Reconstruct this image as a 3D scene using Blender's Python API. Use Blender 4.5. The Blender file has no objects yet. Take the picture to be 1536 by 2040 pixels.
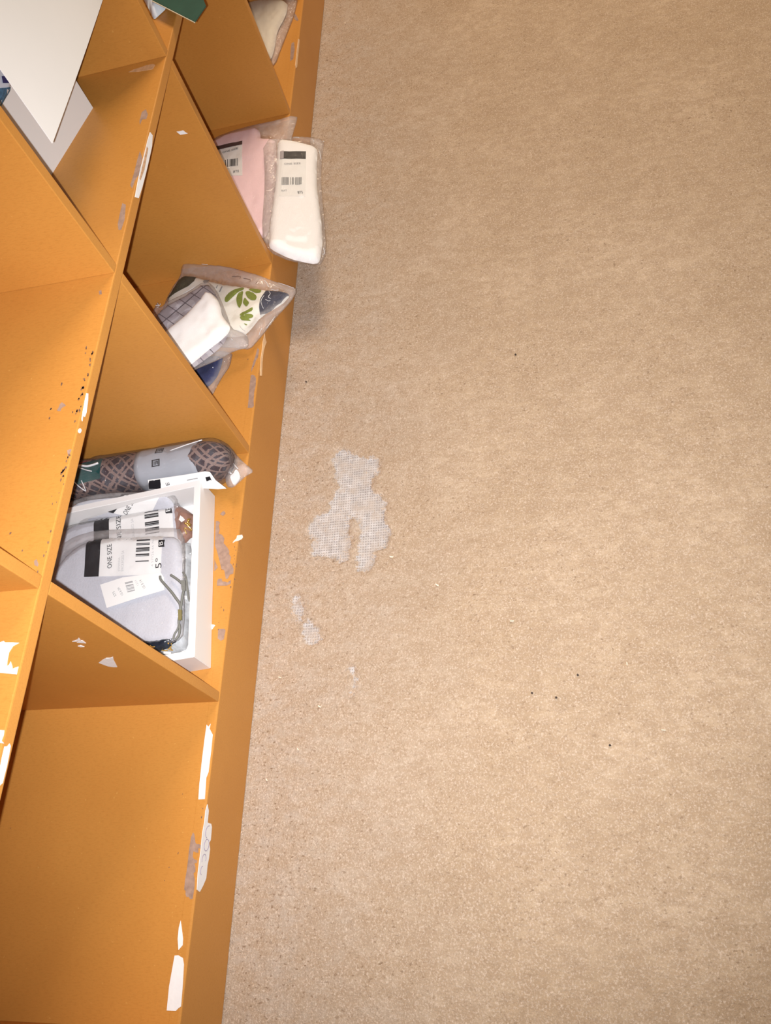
import bpy, bmesh, math, random
import numpy as np
from mathutils import Vector, Matrix
from mathutils.geometry import delaunay_2d_cdt

S = bpy.context.scene
random.seed(7)
rng = np.random.default_rng(11)

# ------------------------------------------------------------------ camera
# world: +X along the shelf front towards the photographer, +Y out into the room, +Z up; shelf front plane is y = 0
CR = np.array([[-0.02502236681649811, 0.9689207060030663, -0.24610271562378888],
               [-0.8830436257865992, 0.09397920070983432, 0.45978458520434795],
               [0.4686233414123695, 0.22882433286790888, 0.8532476712953766]])
CC = np.array([0.24288979, 0.41556082, 0.94591333])
FPX = 1645.4855
cam_d = bpy.data.cameras.new('camera')
cam = bpy.data.objects.new('camera', cam_d)
S.collection.objects.link(cam)
M = Matrix.Identity(4)
for r in range(3):
    for c in range(3):
        M[c][r] = CR[r][c]
    M[r][3] = CC[r]
cam.matrix_world = M
cam_d.sensor_fit = 'VERTICAL'
cam_d.sensor_height = 36
cam_d.sensor_width = 27.1
cam_d.lens = FPX / 2040 * 36
cam_d.clip_start = 0.02
S.camera = cam

# ------------------------------------------------------------------ light
w = bpy.data.worlds.new('world'); S.world = w; w.use_nodes = True
bg = w.node_tree.nodes['Background']
bg.inputs[0].default_value = (1.0, 0.86, 0.70, 1); bg.inputs[1].default_value = 0.21

def area(name, loc, aim, sx, sy, power, col):
    d = bpy.data.lights.new(name, 'AREA'); d.shape = 'RECTANGLE'; d.size = sx; d.size_y = sy
    d.energy = power; d.color = col
    o = bpy.data.objects.new(name, d); S.collection.objects.link(o)
    o.location = loc
    o.rotation_euler = (Vector(aim) - Vector(loc)).to_track_quat('-Z', 'Y').to_euler()
    return o
area('ceiling_lamp', (-1.9, 0.62, 2.1), (-1.4, 0.1, 0.0), 0.9, 0.5, 38, (1.0, 0.80, 0.58))

fl = bpy.data.lights.new('phone_flash', 'SPOT')
fl.energy = 57; fl.color = (0.98, 0.985, 1.0); fl.spot_size = math.radians(97); fl.spot_blend = 1.0
fl.shadow_soft_size = 0.0025
flo = bpy.data.objects.new('phone_flash', fl); S.collection.objects.link(flo)
flo.location = (0.248, 0.404, 0.946)
flo.rotation_euler = (-Vector(CR[2]) + 0.03 * Vector(CR[1])).to_track_quat('-Z', 'Y').to_euler()

S.view_settings.view_transform = 'Standard'
S.view_settings.look = 'None'
S.view_settings.exposure = 0.0
S.view_settings.gamma = 1.0
S.view_settings.use_curve_mapping = False

# ------------------------------------------------------------------ dimensions
ZK = 0.0987      # top of plinth / bottom board
ZB = 0.4219      # underside of the shelf board
ZT = 0.4339      # top of the shelf board
TX = 0.0114      # divider thickness
ZB2 = ZT + 0.323
ZT2 = ZB2 + 0.012
DEPTH = 0.27
DX = [0.6526, 0.3262, 0.0, -0.3303, -0.6667, -1.0101, -1.35, -1.69, -2.03]   # +X faces of dividers
XMAX, XMIN = 0.6526, -2.03 - TX

# ------------------------------------------------------------------ measuring helpers
def ray(u, v):
    return CR.T @ np.array([(u - 768) / FPX, -(v - 1020) / FPX, -1.0])
class Frame:
    """a plane in the room: point, normal, two axes"""
    def __init__(s, p0, n):
        s.p0 = np.array(p0, float); s.n = np.array(n, float); s.n /= np.linalg.norm(s.n)
        a = np.array([1.0, 0, 0]) if abs(s.n[0]) < .8 else np.array([0, 1.0, 0])
        s.e1 = a - s.n * (a @ s.n); s.e1 /= np.linalg.norm(s.e1)
        s.e2 = np.cross(s.n, s.e1)
    def px(s, u, v):
        d = ray(u, v); P = CC + d * (((s.p0 - CC) @ s.n) / (d @ s.n))
        return ((P - s.p0) @ s.e1, (P - s.p0) @ s.e2)
    def w(s, q, h=0.0):
        return s.p0 + s.e1 * q[0] + s.e2 * q[1] + s.n * h
    def poly(s, pts):
        return [s.px(*p) for p in pts]
def zplane(z): return Frame((0, 0, z), (0, 0, 1))
def yplane(y): return Frame((0, y, 0), (0, 1, 0))
def xplane(x): return Frame((x, 0, 0), (1, 0, 0))
def crop(pts, ox, oy, k):
    return [(ox + x / k, oy + y / k) for x, y in pts]

def hash2(ix, iy, s):
    n = np.sin(ix * 127.1 + iy * 311.7 + s * 74.7) * 43758.5453
    return n - np.floor(n)
def vnoise(x, y, s=0):
    ix, iy = np.floor(x), np.floor(y); fx, fy = x - ix, y - iy
    fx = fx * fx * (3 - 2 * fx); fy = fy * fy * (3 - 2 * fy)
    a, b = hash2(ix, iy, s), hash2(ix + 1, iy, s); c, d = hash2(ix, iy + 1, s), hash2(ix + 1, iy + 1, s)
    return (a + (b - a) * fx) + ((c + (d - c) * fx) - (a + (b - a) * fx)) * fy
def fbm(x, y, o=3, s=0):
    t = 0; a = .5
    for i in range(o):
        t = t + a * vnoise(x, y, s + i); x = x * 2.03; y = y * 2.03; a *= .5
    return t

# ------------------------------------------------------------------ materials
def nodes(name):
    m = bpy.data.materials.new(name); m.use_nodes = True
    nt = m.node_tree; b = nt.nodes['Principled BSDF']
    return m, nt, b
def N(nt, t, **kw):
    n = nt.nodes.new(t)
    for k, v in kw.items(): setattr(n, k, v)
    return n
def L(nt, a, b): nt.links.new(a, b)
def ramp(nt, fac, stops):
    r = N(nt, 'ShaderNodeValToRGB'); L(nt, fac, r.inputs[0])
    e = r.color_ramp.elements
    e[0].position, e[0].color = stops[0][0], (*stops[0][1], 1)
    e[1].position, e[1].color = stops[1][0], (*stops[1][1], 1)
    for p, c in stops[2:]:
        x = e.new(p); x.color = (*c, 1)
    return r.outputs[0]
def noise(nt, co, scale, detail=3, rough=.55, dist=0):
    n = N(nt, 'ShaderNodeTexNoise'); n.inputs['Scale'].default_value = scale
    n.inputs['Detail'].default_value = detail; n.inputs['Roughness'].default_value = rough
    n.inputs['Distortion'].default_value = dist
    L(nt, co, n.inputs['Vector']); return n.outputs['Fac']
def mapping(nt, co, sc, rot=(0, 0, 0)):
    m = N(nt, 'ShaderNodeMapping'); m.inputs['Scale'].default_value = sc; m.inputs['Rotation'].default_value = rot
    L(nt, co, m.inputs['Vector']); return m.outputs[0]
def bump(nt, b, h, strength, dist):
    n = N(nt, 'ShaderNodeBump'); n.inputs['Strength'].default_value = strength; n.inputs['Distance'].default_value = dist
    L(nt, h, n.inputs['Height']); L(nt, n.outputs[0], b.inputs['Normal']); return n
def math_(nt, op, a, b=None, c=None):
    n = N(nt, 'ShaderNodeMath', operation=op)
    for i, v in enumerate((a, b, c)):
        if v is None: continue
        if isinstance(v, (int, float)): n.inputs[i].default_value = v
        else: L(nt, v, n.inputs[i])
    return n.outputs[0]
def mixc(nt, f, a, b):
    n = N(nt, 'ShaderNodeMix', data_type='RGBA')
    if isinstance(f, (int, float)): n.inputs[0].default_value = f
    else: L(nt, f, n.inputs[0])
    for i, v in ((6, a), (7, b)):
        if isinstance(v, tuple): n.inputs[i].default_value = (*v, 1)
        else: L(nt, v, n.inputs[i])
    return n.outputs[2]
def coord(nt): return N(nt, 'ShaderNodeTexCoord').outputs['Object']

def simple(name, col, rough=.6, spec=.3, metal=0, nz=0, nscale=300, bumpd=0, bscale=600):
    m, nt, b = nodes(name)
    co = coord(nt)
    if nz:
        f = noise(nt, co, nscale, 4)
        c2 = tuple(max(0, c * (1 - nz)) for c in col); c1 = tuple(min(1, c * (1 + nz)) for c in col)
        L(nt, ramp(nt, f, [(.3, c2), (.7, c1)]), b.inputs['Base Color'])
    else:
        b.inputs['Base Color'].default_value = (*col, 1)
    b.inputs['Roughness'].default_value = rough; b.inputs['Specular IOR Level'].default_value = spec
    b.inputs['Metallic'].default_value = metal
    if bumpd: bump(nt, b, noise(nt, co, bscale, 3), .6, bumpd)
    return m

def wood_mat():
    m, nt, b = nodes('orange_varnished_board')
    co = coord(nt)
    big = noise(nt, co, 5, 4)
    c = ramp(nt, big, [(.3, (.52, .226, .046)), (.7, (.585, .266, .057))])
    fine = noise(nt, mapping(nt, co, (1, .25, 1)), 700, 4, .7)
    c = mixc(nt, math_(nt, 'MULTIPLY', ramp(nt, fine, [(.35, (1, 1, 1)), (.52, (0, 0, 0))]), .28), c, (.40, .16, .03))
    speck = noise(nt, co, 260, 2, .5)
    c = mixc(nt, math_(nt, 'MULTIPLY', ramp(nt, speck, [(.72, (0, 0, 0)), (.78, (1, 1, 1))]), .3), c, (.80, .46, .13))
    L(nt, c, b.inputs['Base Color'])
    b.inputs['Roughness'].default_value = .42; b.inputs['Specular IOR Level'].default_value = .35
    bump(nt, b, noise(nt, co, 420, 3), .25, .0004)
    return m
WOOD = wood_mat()

def fabric(name, col, nz=.08, scale=900, bumpd=.0006):
    m = simple(name, col, .9, .15, 0, nz, scale, bumpd, scale)
    return m

def film_mat(name, haze=.13, gloss=.16, tint=(.9, .87, .88)):
    m = bpy.data.materials.new(name); m.use_nodes = True
    nt = m.node_tree; nt.nodes.clear()
    out = N(nt, 'ShaderNodeOutputMaterial'); co = coord(nt)
    tr = N(nt, 'ShaderNodeBsdfTransparent'); tr.inputs[0].default_value = (.99, .985, .985, 1)
    df = N(nt, 'ShaderNodeBsdfDiffuse'); df.inputs[0].default_value = (*tint, 1)
    gl = N(nt, 'ShaderNodeBsdfGlossy'); gl.inputs['Roughness'].default_value = .08
    bp = N(nt, 'ShaderNodeBump'); bp.inputs['Strength'].default_value = .9; bp.inputs['Distance'].default_value = .009
    L(nt, noise(nt, mapping(nt, co, (1, 2.2, 1), (.3, .2, .6)), 55, 3, .6, 1.5), bp.inputs['Height'])
    L(nt, bp.outputs[0], gl.inputs['Normal'])
    hz = ramp(nt, noise(nt, co, 45, 3, .6, .8), [(.3, (haze * .6,) * 3), (.72, (min(1, haze * 1.6),) * 3)])
    cl = N(nt, 'ShaderNodeAttribute', attribute_name='cling')        # film clinging to its contents shows no haze
    hz = math_(nt, 'MULTIPLY', hz, math_(nt, 'SUBTRACT', 1.0, math_(nt, 'MULTIPLY', cl.outputs['Fac'], .86)))
    m1 = N(nt, 'ShaderNodeMixShader'); L(nt, hz, m1.inputs[0]); L(nt, tr.outputs[0], m1.inputs[1]); L(nt, df.outputs[0], m1.inputs[2])
    fr = N(nt, 'ShaderNodeFresnel'); fr.inputs[0].default_value = 1.4
    f2 = math_(nt, 'MULTIPLY_ADD', fr.outputs[0], .38, gloss * .06)
    m2 = N(nt, 'ShaderNodeMixShader'); L(nt, f2, m2.inputs[0]); L(nt, m1.outputs[0], m2.inputs[1]); L(nt, gl.outputs[0], m2.inputs[2])
    L(nt, m2.outputs[0], out.inputs[0])
    return m
FILM = film_mat('clear_plastic_film')
FILM_THICK = film_mat('cloudy_plastic_film', .17, .3)
WHITE_CARD = simple('white_card', (.86, .86, .86), .55, .3)
WHITE_SHEET = simple('white_sheet', (.90, .90, .90), .6, .25, 0, .015, 8)
WHITE_BOX = simple('white_painted_box', (.83, .82, .82), .5, .3)
BLACK_INK = simple('black_ink', (.012, .012, .016), .5, .3)
GREY_INK = simple('grey_ink', (.30, .30, .31), .6, .2)
PALE_INK = simple('pale_grey_ink', (.55, .55, .56), .6, .2)
TORN = simple('torn_label_paper', (.83, .82, .83), .8, .15, 0, .03, 90, .0003, 300)
CHIP = simple('worn_bare_board', (.34, .225, .175), .85, .15, 0, .18, 160, .0004, 700)
CHIP_DARK = simple('dark_scuff', (.20, .11, .07), .8, .2, 0, .3, 400)
RAW_WOOD = simple('raw_split_wood', (.92, .62, .37), .8, .2, 0, .12, 220)

# ------------------------------------------------------------------ object helpers
COL = S.collection
def link(o, parent=None):
    COL.objects.link(o)
    if parent is not None: o.parent = parent
    return o
def origin_of(parent):
    o = np.zeros(3); p = parent
    while p is not None:
        o = o + np.array(p.location); p = p.parent
    return o
def mesh_obj(name, verts, faces, mat, parent=None, smooth=False, label=None):
    me = bpy.data.meshes.new(name)
    vs = np.asarray(verts, float) - origin_of(parent)
    me.from_pydata([tuple(v) for v in vs], [], [tuple(int(i) for i in f) for f in faces])
    if mat is not None: me.materials.append(mat)
    if smooth:
        for p in me.polygons: p.use_smooth = True
    me.validate(); me.update()
    o = bpy.data.objects.new(name, me); link(o, parent)
    if label: o['label'] = label
    return o
def thing(name, loc, label, cat, group=None):
    o = bpy.data.objects.new(name, None); o.empty_display_size = .02
    o.location = loc; o['label'] = label; o['category'] = cat
    if group: o['group'] = group
    return link(o)
def box(name, lo, hi, mat, parent=None, bev=.0012, label=None, seg=2):
    bm = bmesh.new(); bmesh.ops.create_cube(bm, size=1)
    lo, hi = np.array(lo), np.array(hi)
    og = origin_of(parent)
    for v in bm.verts:
        v.co = Vector(lo + (np.array(v.co) + .5) * (hi - lo) - og)
    if bev: bmesh.ops.bevel(bm, geom=bm.edges[:], offset=bev, segments=seg, affect='EDGES', profile=.6)
    me = bpy.data.meshes.new(name); bm.to_mesh(me); bm.free()
    me.materials.append(mat)
    o = bpy.data.objects.new(name, me); link(o, parent)
    if label: o['label'] = label
    return o
def resample(poly, step):
    out = []
    for i in range(len(poly)):
        a, b = np.array(poly[i]), np.array(poly[(i + 1) % len(poly)])
        k = max(1, int(round(np.linalg.norm(b - a) / step)))
        for j in range(k): out.append(a + (b - a) * j / k)
    return np.array(out)
def rounded(poly, it=2):
    p = np.array(poly, float)
    for _ in range(it):
        q = np.roll(p, -1, 0)
        p = np.stack([p * .8 + q * .2, p * .2 + q * .8], 1).reshape(-1, 2)
    return p
def area2(p):
    x, y = p[:, 0], p[:, 1]
    return .5 * np.sum(x * np.roll(y, -1) - y * np.roll(x, -1))
def bdist(q, poly):
    a = poly; b = np.roll(poly, -1, 0); d = b - a
    t = np.clip(((q[:, None, :] - a) * d).sum(2) / np.maximum((d * d).sum(1), 1e-14), 0, 1)
    return np.sqrt((((a + t[..., None] * d) - q[:, None, :]) ** 2).sum(2).min(1))
def inside(q, poly):
    x, y = q[:, 0], q[:, 1]; r = np.zeros(len(q), bool)
    n = len(poly)
    for i in range(n):
        x1, y1 = poly[i]; x2, y2 = poly[(i + 1) % n]
        c = ((y1 > y) != (y2 > y)) & (x < (x2 - x1) * (y - y1) / (y2 - y1 + 1e-15) + x1)
        r ^= c
    return r
def fill(poly, step):
    """triangulate an outline with inner points; returns verts (N,2), tris, n boundary"""
    poly = resample(poly, step)
    if area2(poly) < 0: poly = poly[::-1]
    lo, hi = poly.min(0), poly.max(0)
    g = np.stack(np.meshgrid(np.arange(lo[0], hi[0], step), np.arange(lo[1], hi[1], step * .87)), -1)
    g[1::2, :, 0] += step / 2
    g = g.reshape(-1, 2)
    if len(g):
        g = g[inside(g, poly)]
    if len(g): g = g[bdist(g, poly) > step * .5]
    pts = np.vstack([poly, g]) if len(g) else poly
    n = len(poly)
    r = delaunay_2d_cdt([Vector(p) for p in pts], [(i, (i + 1) % n) for i in range(n)], [list(range(n))], 1, 1e-7)
    v = np.array([tuple(x) for x in r[0]]); f = [list(t) for t in r[2]]
    ff = []
    for t in f:
        a, b, c = v[t[0]], v[t[1]], v[t[2]]
        s = (b[0] - a[0]) * (c[1] - a[1]) - (b[1] - a[1]) * (c[0] - a[0])
        if abs(s) > 1e-14: ff.append(t if s > 0 else t[::-1])
    return v, ff, poly
class Pad:
    """a soft flat thing: an outline in a plane, domed on top"""
    def __init__(s, frame, outline, thick, edge, lift=0.0, wob=0.0, ws=60, seed=0, smooth=1, over=(), gap=.0014):
        s.f = frame; s.over = over; s.gap = gap
        s.poly = rounded(outline, smooth) if smooth else np.array(outline)
        s.t, s.e, s.lift, s.wob, s.ws, s.seed = thick, edge, lift, wob, ws, seed
        s.dense = resample(s.poly, edge * .35)
    def h(s, q):
        q = np.atleast_2d(q)
        d = bdist(q, s.dense); d = np.where(inside(q, s.poly), d, 0)
        k = np.clip(d / s.e, 0, 1)
        hh = s.t * np.sqrt(np.clip(1 - (1 - k) ** 2, 0, 1))
        if s.wob:
            hh = hh + s.wob * k * (fbm(q[:, 0] * s.ws, q[:, 1] * s.ws * 1.6, 3, s.seed) - .45) * 2
        hh = hh + s.lift
        for o in s.over:
            ho = o.h(q)
            ins = inside(q, o.poly)
            near = np.clip(1 - bdist(q, o.dense) / .006, 0, 1)
            hh = np.where(ins, np.maximum(hh, ho + s.gap), np.maximum(hh, (o.lift + s.gap) * near))
        return hh
    def w3(s, q, dz=0.0):
        hs = s.h(q) + dz
        return np.array([s.f.w(p, h) for p, h in zip(np.atleast_2d(q), hs)])
    def build(s, name, mat, parent, step, closed=True, label=None):
        v, f, poly = fill(s.poly, step)
        top = s.w3(v)
        n = len(v); verts = list(top); faces = [tuple(t) for t in f]
        if closed:
            verts += [s.f.w(p, s.lift - s.t * .12 * 0) for p in v]
            faces += [tuple(i + n for i in t[::-1]) for t in f]
            nb = len(poly)
            for i in range(nb):
                j = (i + 1) % nb
                faces.append((i, i + n, j + n, j))
        o = mesh_obj(name, verts, faces, mat, parent, True, label)
        if s.over:
            cl = np.zeros(len(v))
            for ho in s.over: cl = np.maximum(cl, np.clip(.5 + bdist(v, ho.dense) / .004 * np.where(inside(v, ho.poly), 1, -1), 0, 1))
            a = o.data.attributes.new('cling', 'FLOAT', 'POINT'); a.data.foreach_set('value', np.concatenate([cl, cl])[:len(o.data.vertices)] if closed else cl)
        return o
    def drape(s, name, outline, mat, parent, dz=.0004, step=.004, label=None, thick=.0003):
        v, f, poly = fill(np.array(outline), step)
        top = s.w3(v, dz); n = len(v)
        bot = s.w3(v, dz - thick)
        faces = [tuple(t) for t in f] + [tuple(i + n for i in t[::-1]) for t in f]
        nb = len(poly)
        for i in range(nb):
            j = (i + 1) % nb; faces.append((i, i + n, j + n, j))
        return mesh_obj(name, list(top) + list(bot), faces, mat, parent, False, label)
    def drape_many(s, name, polys, mat, parent, dz=.0007, label=None, step=.01):
        V, F = [], []
        for p in polys:
            v, f, _ = fill(np.array(p), step); k = len(V)
            V += list(s.w3(v, dz)); F += [tuple(i + k for i in t) for t in f]
        return mesh_obj(name, V, F, mat, parent, False, label)
def slab(name, frame, outline, t, mat, parent, label=None, lift=0.0):
    p = np.array(outline)
    if area2(p) < 0: p = p[::-1]
    n = len(p)
    V = [frame.w(q, lift + t) for q in p] + [frame.w(q, lift) for q in p]
    F = [tuple(range(n)), tuple(range(2 * n - 1, n - 1, -1))] + [(i, i + n, (i + 1) % n + n, (i + 1) % n) for i in range(n)]
    return mesh_obj(name, V, F, mat, parent, False, label)
def tube(name, pts, r, mat, parent, sides=6, label=None):
    P = [np.array(p, float) for p in pts]
    V, F = [], []
    for i, p in enumerate(P):
        t = P[min(i + 1, len(P) - 1)] - P[max(i - 1, 0)]; t /= np.linalg.norm(t) + 1e-12
        a = np.cross(t, [0.31, .2, .93]); a /= np.linalg.norm(a); b = np.cross(t, a)
        for k in range(sides):
            th = 2 * math.pi * k / sides
            V.append(p + r * (a * math.cos(th) + b * math.sin(th)))
    for i in range(len(P) - 1):
        for k in range(sides):
            k2 = (k + 1) % sides
            F.append((i * sides + k, i * sides + k2, (i + 1) * sides + k2, (i + 1) * sides + k))
    F.append(tuple(range(sides))[::-1]); F.append(tuple((len(P) - 1) * sides + k for k in range(sides)))
    return mesh_obj(name, V, F, mat, parent, True, label)
def smooth_path(pts, n=6):
    p = [np.array(q, float) for q in pts]; out = []
    for i in range(len(p) - 1):
        a, b, c, d = p[max(i - 1, 0)], p[i], p[i + 1], p[min(i + 2, len(p) - 1)]
        for k in range(n):
            t = k / n
            out.append(.5 * (2 * b + (c - a) * t + (2 * a - 5 * b + 4 * c - d) * t * t + (3 * b - a - 3 * c + d) * t ** 3))
    out.append(p[-1]); return out
_txt = {}
def text_tris(s):
    if s not in _txt:
        cu = bpy.data.curves.new('lettering', 'FONT'); cu.body = s; cu.size = 1; cu.resolution_u = 2
        ob = bpy.data.objects.new('lettering', cu)
        me = ob.to_mesh(); me.calc_loop_triangles()
        v = np.array([tuple(x.co) for x in me.vertices])[:, :2]; f = [tuple(t.vertices) for t in me.loop_triangles]
        ob.to_mesh_clear(); bpy.data.objects.remove(ob); bpy.data.curves.remove(cu)
        v = v - v.min(0); v = v / max(v[:, 0].max(), 1e-6)
        _txt[s] = (v, f)
    return _txt[s]
class Quad:
    """bilinear label coordinates from four corners (top-left, top-right, bottom-right, bottom-left) in a pad's plane"""
    def __init__(s, pad, corners_px, lift=None):
        s.pad = pad; s.c = [np.array(pad.f.px(*p)) for p in corners_px]
    def q(s, x, y):
        a, b, c, d = s.c
        return (a * (1 - x) + b * x) * (1 - y) + (d * (1 - x) + c * x) * y
    def rect(s, x0, y0, x1, y1, n=4):
        pts = [(x0 + (x1 - x0) * i / n, y0) for i in range(n)] + [(x1, y0 + (y1 - y0) * i / n) for i in range(n)] \
            + [(x1 - (x1 - x0) * i / n, y1) for i in range(n)] + [(x0, y1 - (y1 - y0) * i / n) for i in range(n)]
        return [s.q(*p) for p in pts]
    def text(s, name, st, a, b, hgt, mat, parent, dz=.0008, label=None):
        """lettering whose baseline runs from a to b in label coordinates, letters hgt tall (world metres)"""
        v, f = text_tris(st)
        A, B = s.q(*a), s.q(*b); d = B - A; ln = np.linalg.norm(d); d = d / ln
        # letters' up direction: the side given by the sign of hgt
        n = np.array([-d[1], d[0]]) * (1 if hgt > 0 else -1)
        k = abs(hgt) / max(v[:, 1].max(), 1e-6)
        P = A + v[:, :1] * ln * d + v[:, 1:] * k * n
        return mesh_obj(name, list(s.pad.w3(P, dz)), f, mat, parent, False, label)
    def bars(s, name, x0, y0, x1, y1, along, seed, mat, parent, dz=.0007, dens=.55):
        r = random.Random(seed); polys = []; t = 0
        while t < 1:
            wd = r.choice((.022, .03, .05)); 
            if r.random() < dens:
                e = min(1, t + wd)
                if along == 'y': polys.append([s.q(x0, y0 + (y1 - y0) * t), s.q(x1, y0 + (y1 - y0) * t), s.q(x1, y0 + (y1 - y0) * e), s.q(x0, y0 + (y1 - y0) * e)])
                else: polys.append([s.q(x0 + (x1 - x0) * t, y0), s.q(x0 + (x1 - x0) * e, y0), s.q(x0 + (x1 - x0) * e, y1), s.q(x0 + (x1 - x0) * t, y1)])
            t += wd + .012
        V, F = [], []
        for p in polys:
            k = len(V); V += list(s.pad.w3(np.array(p), dz)); F.append((k, k + 1, k + 2, k + 3))
        return mesh_obj(name, V, F, mat, parent)
def polyclean(a, b, n): return [a + (b - a) * i / n for i in range(n)]

# ================================================================== SETTING
# ---- carpet (floor) with worn patches showing the woven backing
patch_px = [crop([(430, 330), (560, 200), (700, 330), (880, 340), (1060, 350), (1060, 560), (950, 640), (960, 780), (1160, 950),
                  (1130, 1130), (1190, 1350), (1160, 1540), (1040, 1600), (980, 1640), (990, 1780), (860, 1880), (760, 1890),
                  (740, 1700), (785, 1480), (790, 1250), (715, 1140), (655, 1180), (650, 1350), (680, 1480), (650, 1600), (620, 1740),
                  (440, 1730), (330, 1680), (160, 1690), (130, 1560), (200, 1450), (60, 1370), (110, 1250), (180, 1130), (340, 1080),
                  (420, 900), (520, 760), (430, 560)], 600, 860, 6.8),
            [(578, 1188), (592, 1180), (606, 1205), (606, 1235), (594, 1243), (582, 1225)],
            [(596, 1250), (615, 1232), (634, 1250), (642, 1272), (618, 1285), (604, 1270)],
            [(692, 1325), (706, 1330), (712, 1355), (704, 1385), (696, 1380), (700, 1350)]]
f0 = zplane(0.0)
patches = [np.array([f0.w(q)[:2] for q in f0.poly(p)]) for p in patch_px]
def axis(lo, hi, coarse, a, b, fine):
    return np.concatenate([np.arange(lo, a, coarse), np.arange(a, b, fine), np.arange(b, hi + coarse, coarse)])
allp = np.vstack(patches)
xs = axis(-1.75, 0.60, .0034, allp[:, 0].min() - .012, allp[:, 0].max() + .012, .0013)
ys = axis(-0.04, 0.90, .0034, allp[:, 1].min() - .012, allp[:, 1].max() + .012, .0013)
xs = np.concatenate([np.arange(-3.2, -1.75, .03), xs[xs >= -1.74], np.arange(.63, 1.7, .03)])
ys = np.concatenate([np.arange(-.34, -.04, .03), ys, np.arange(.93, 2.3, .03)])
GX, GY = np.meshgrid(xs, ys, indexing='ij'); gp = np.stack([GX.ravel(), GY.ravel()], 1)
bare = np.zeros(len(gp))
nz1 = (fbm(gp[:, 0] * 160, gp[:, 1] * 160, 3, 3) - .45) * .012
for i, p in enumerate(patches):
    lo, hi = p.min(0) - .012, p.max(0) + .012
    k = np.where((gp > lo).all(1) & (gp < hi).all(1))[0]
    d = bdist(gp[k], p) * np.where(inside(gp[k], p), 1, -1) + nz1[k]
    bare[k] = np.maximum(bare[k], np.clip(d / .008 + .5, 0, 1) * (1.0 if i == 0 else .74))
pile = (vnoise(gp[:, 0] * 420, gp[:, 1] * 300, 5) - .5) * .0012 + (fbm(gp[:, 0] * 70, gp[:, 1] * 70, 2, 9) - .4) * .0010
gz = pile * (1 - bare * .85) - bare * .0028 - .0006
nx, ny = len(xs), len(ys)
idx = np.arange(nx * ny).reshape(nx, ny)
quads = np.stack([idx[:-1, :-1], idx[1:, :-1], idx[1:, 1:], idx[:-1, 1:]], -1).reshape(-1, 4)
me = bpy.data.meshes.new('floor')
me.vertices.add(nx * ny); me.vertices.foreach_set('co', np.column_stack([gp, gz]).ravel())
me.loops.add(quads.size); me.loops.foreach_set('vertex_index', quads.ravel().astype(np.int32))
me.polygons.add(len(quads)); me.polygons.foreach_set('loop_start', (np.arange(len(quads)) * 4).astype(np.int32))
me.polygons.foreach_set('use_smooth', np.ones(len(quads), bool))
at = me.attributes.new('bare', 'FLOAT', 'POINT'); at.data.foreach_set('value', bare)
me.update(calc_edges=True)

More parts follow.
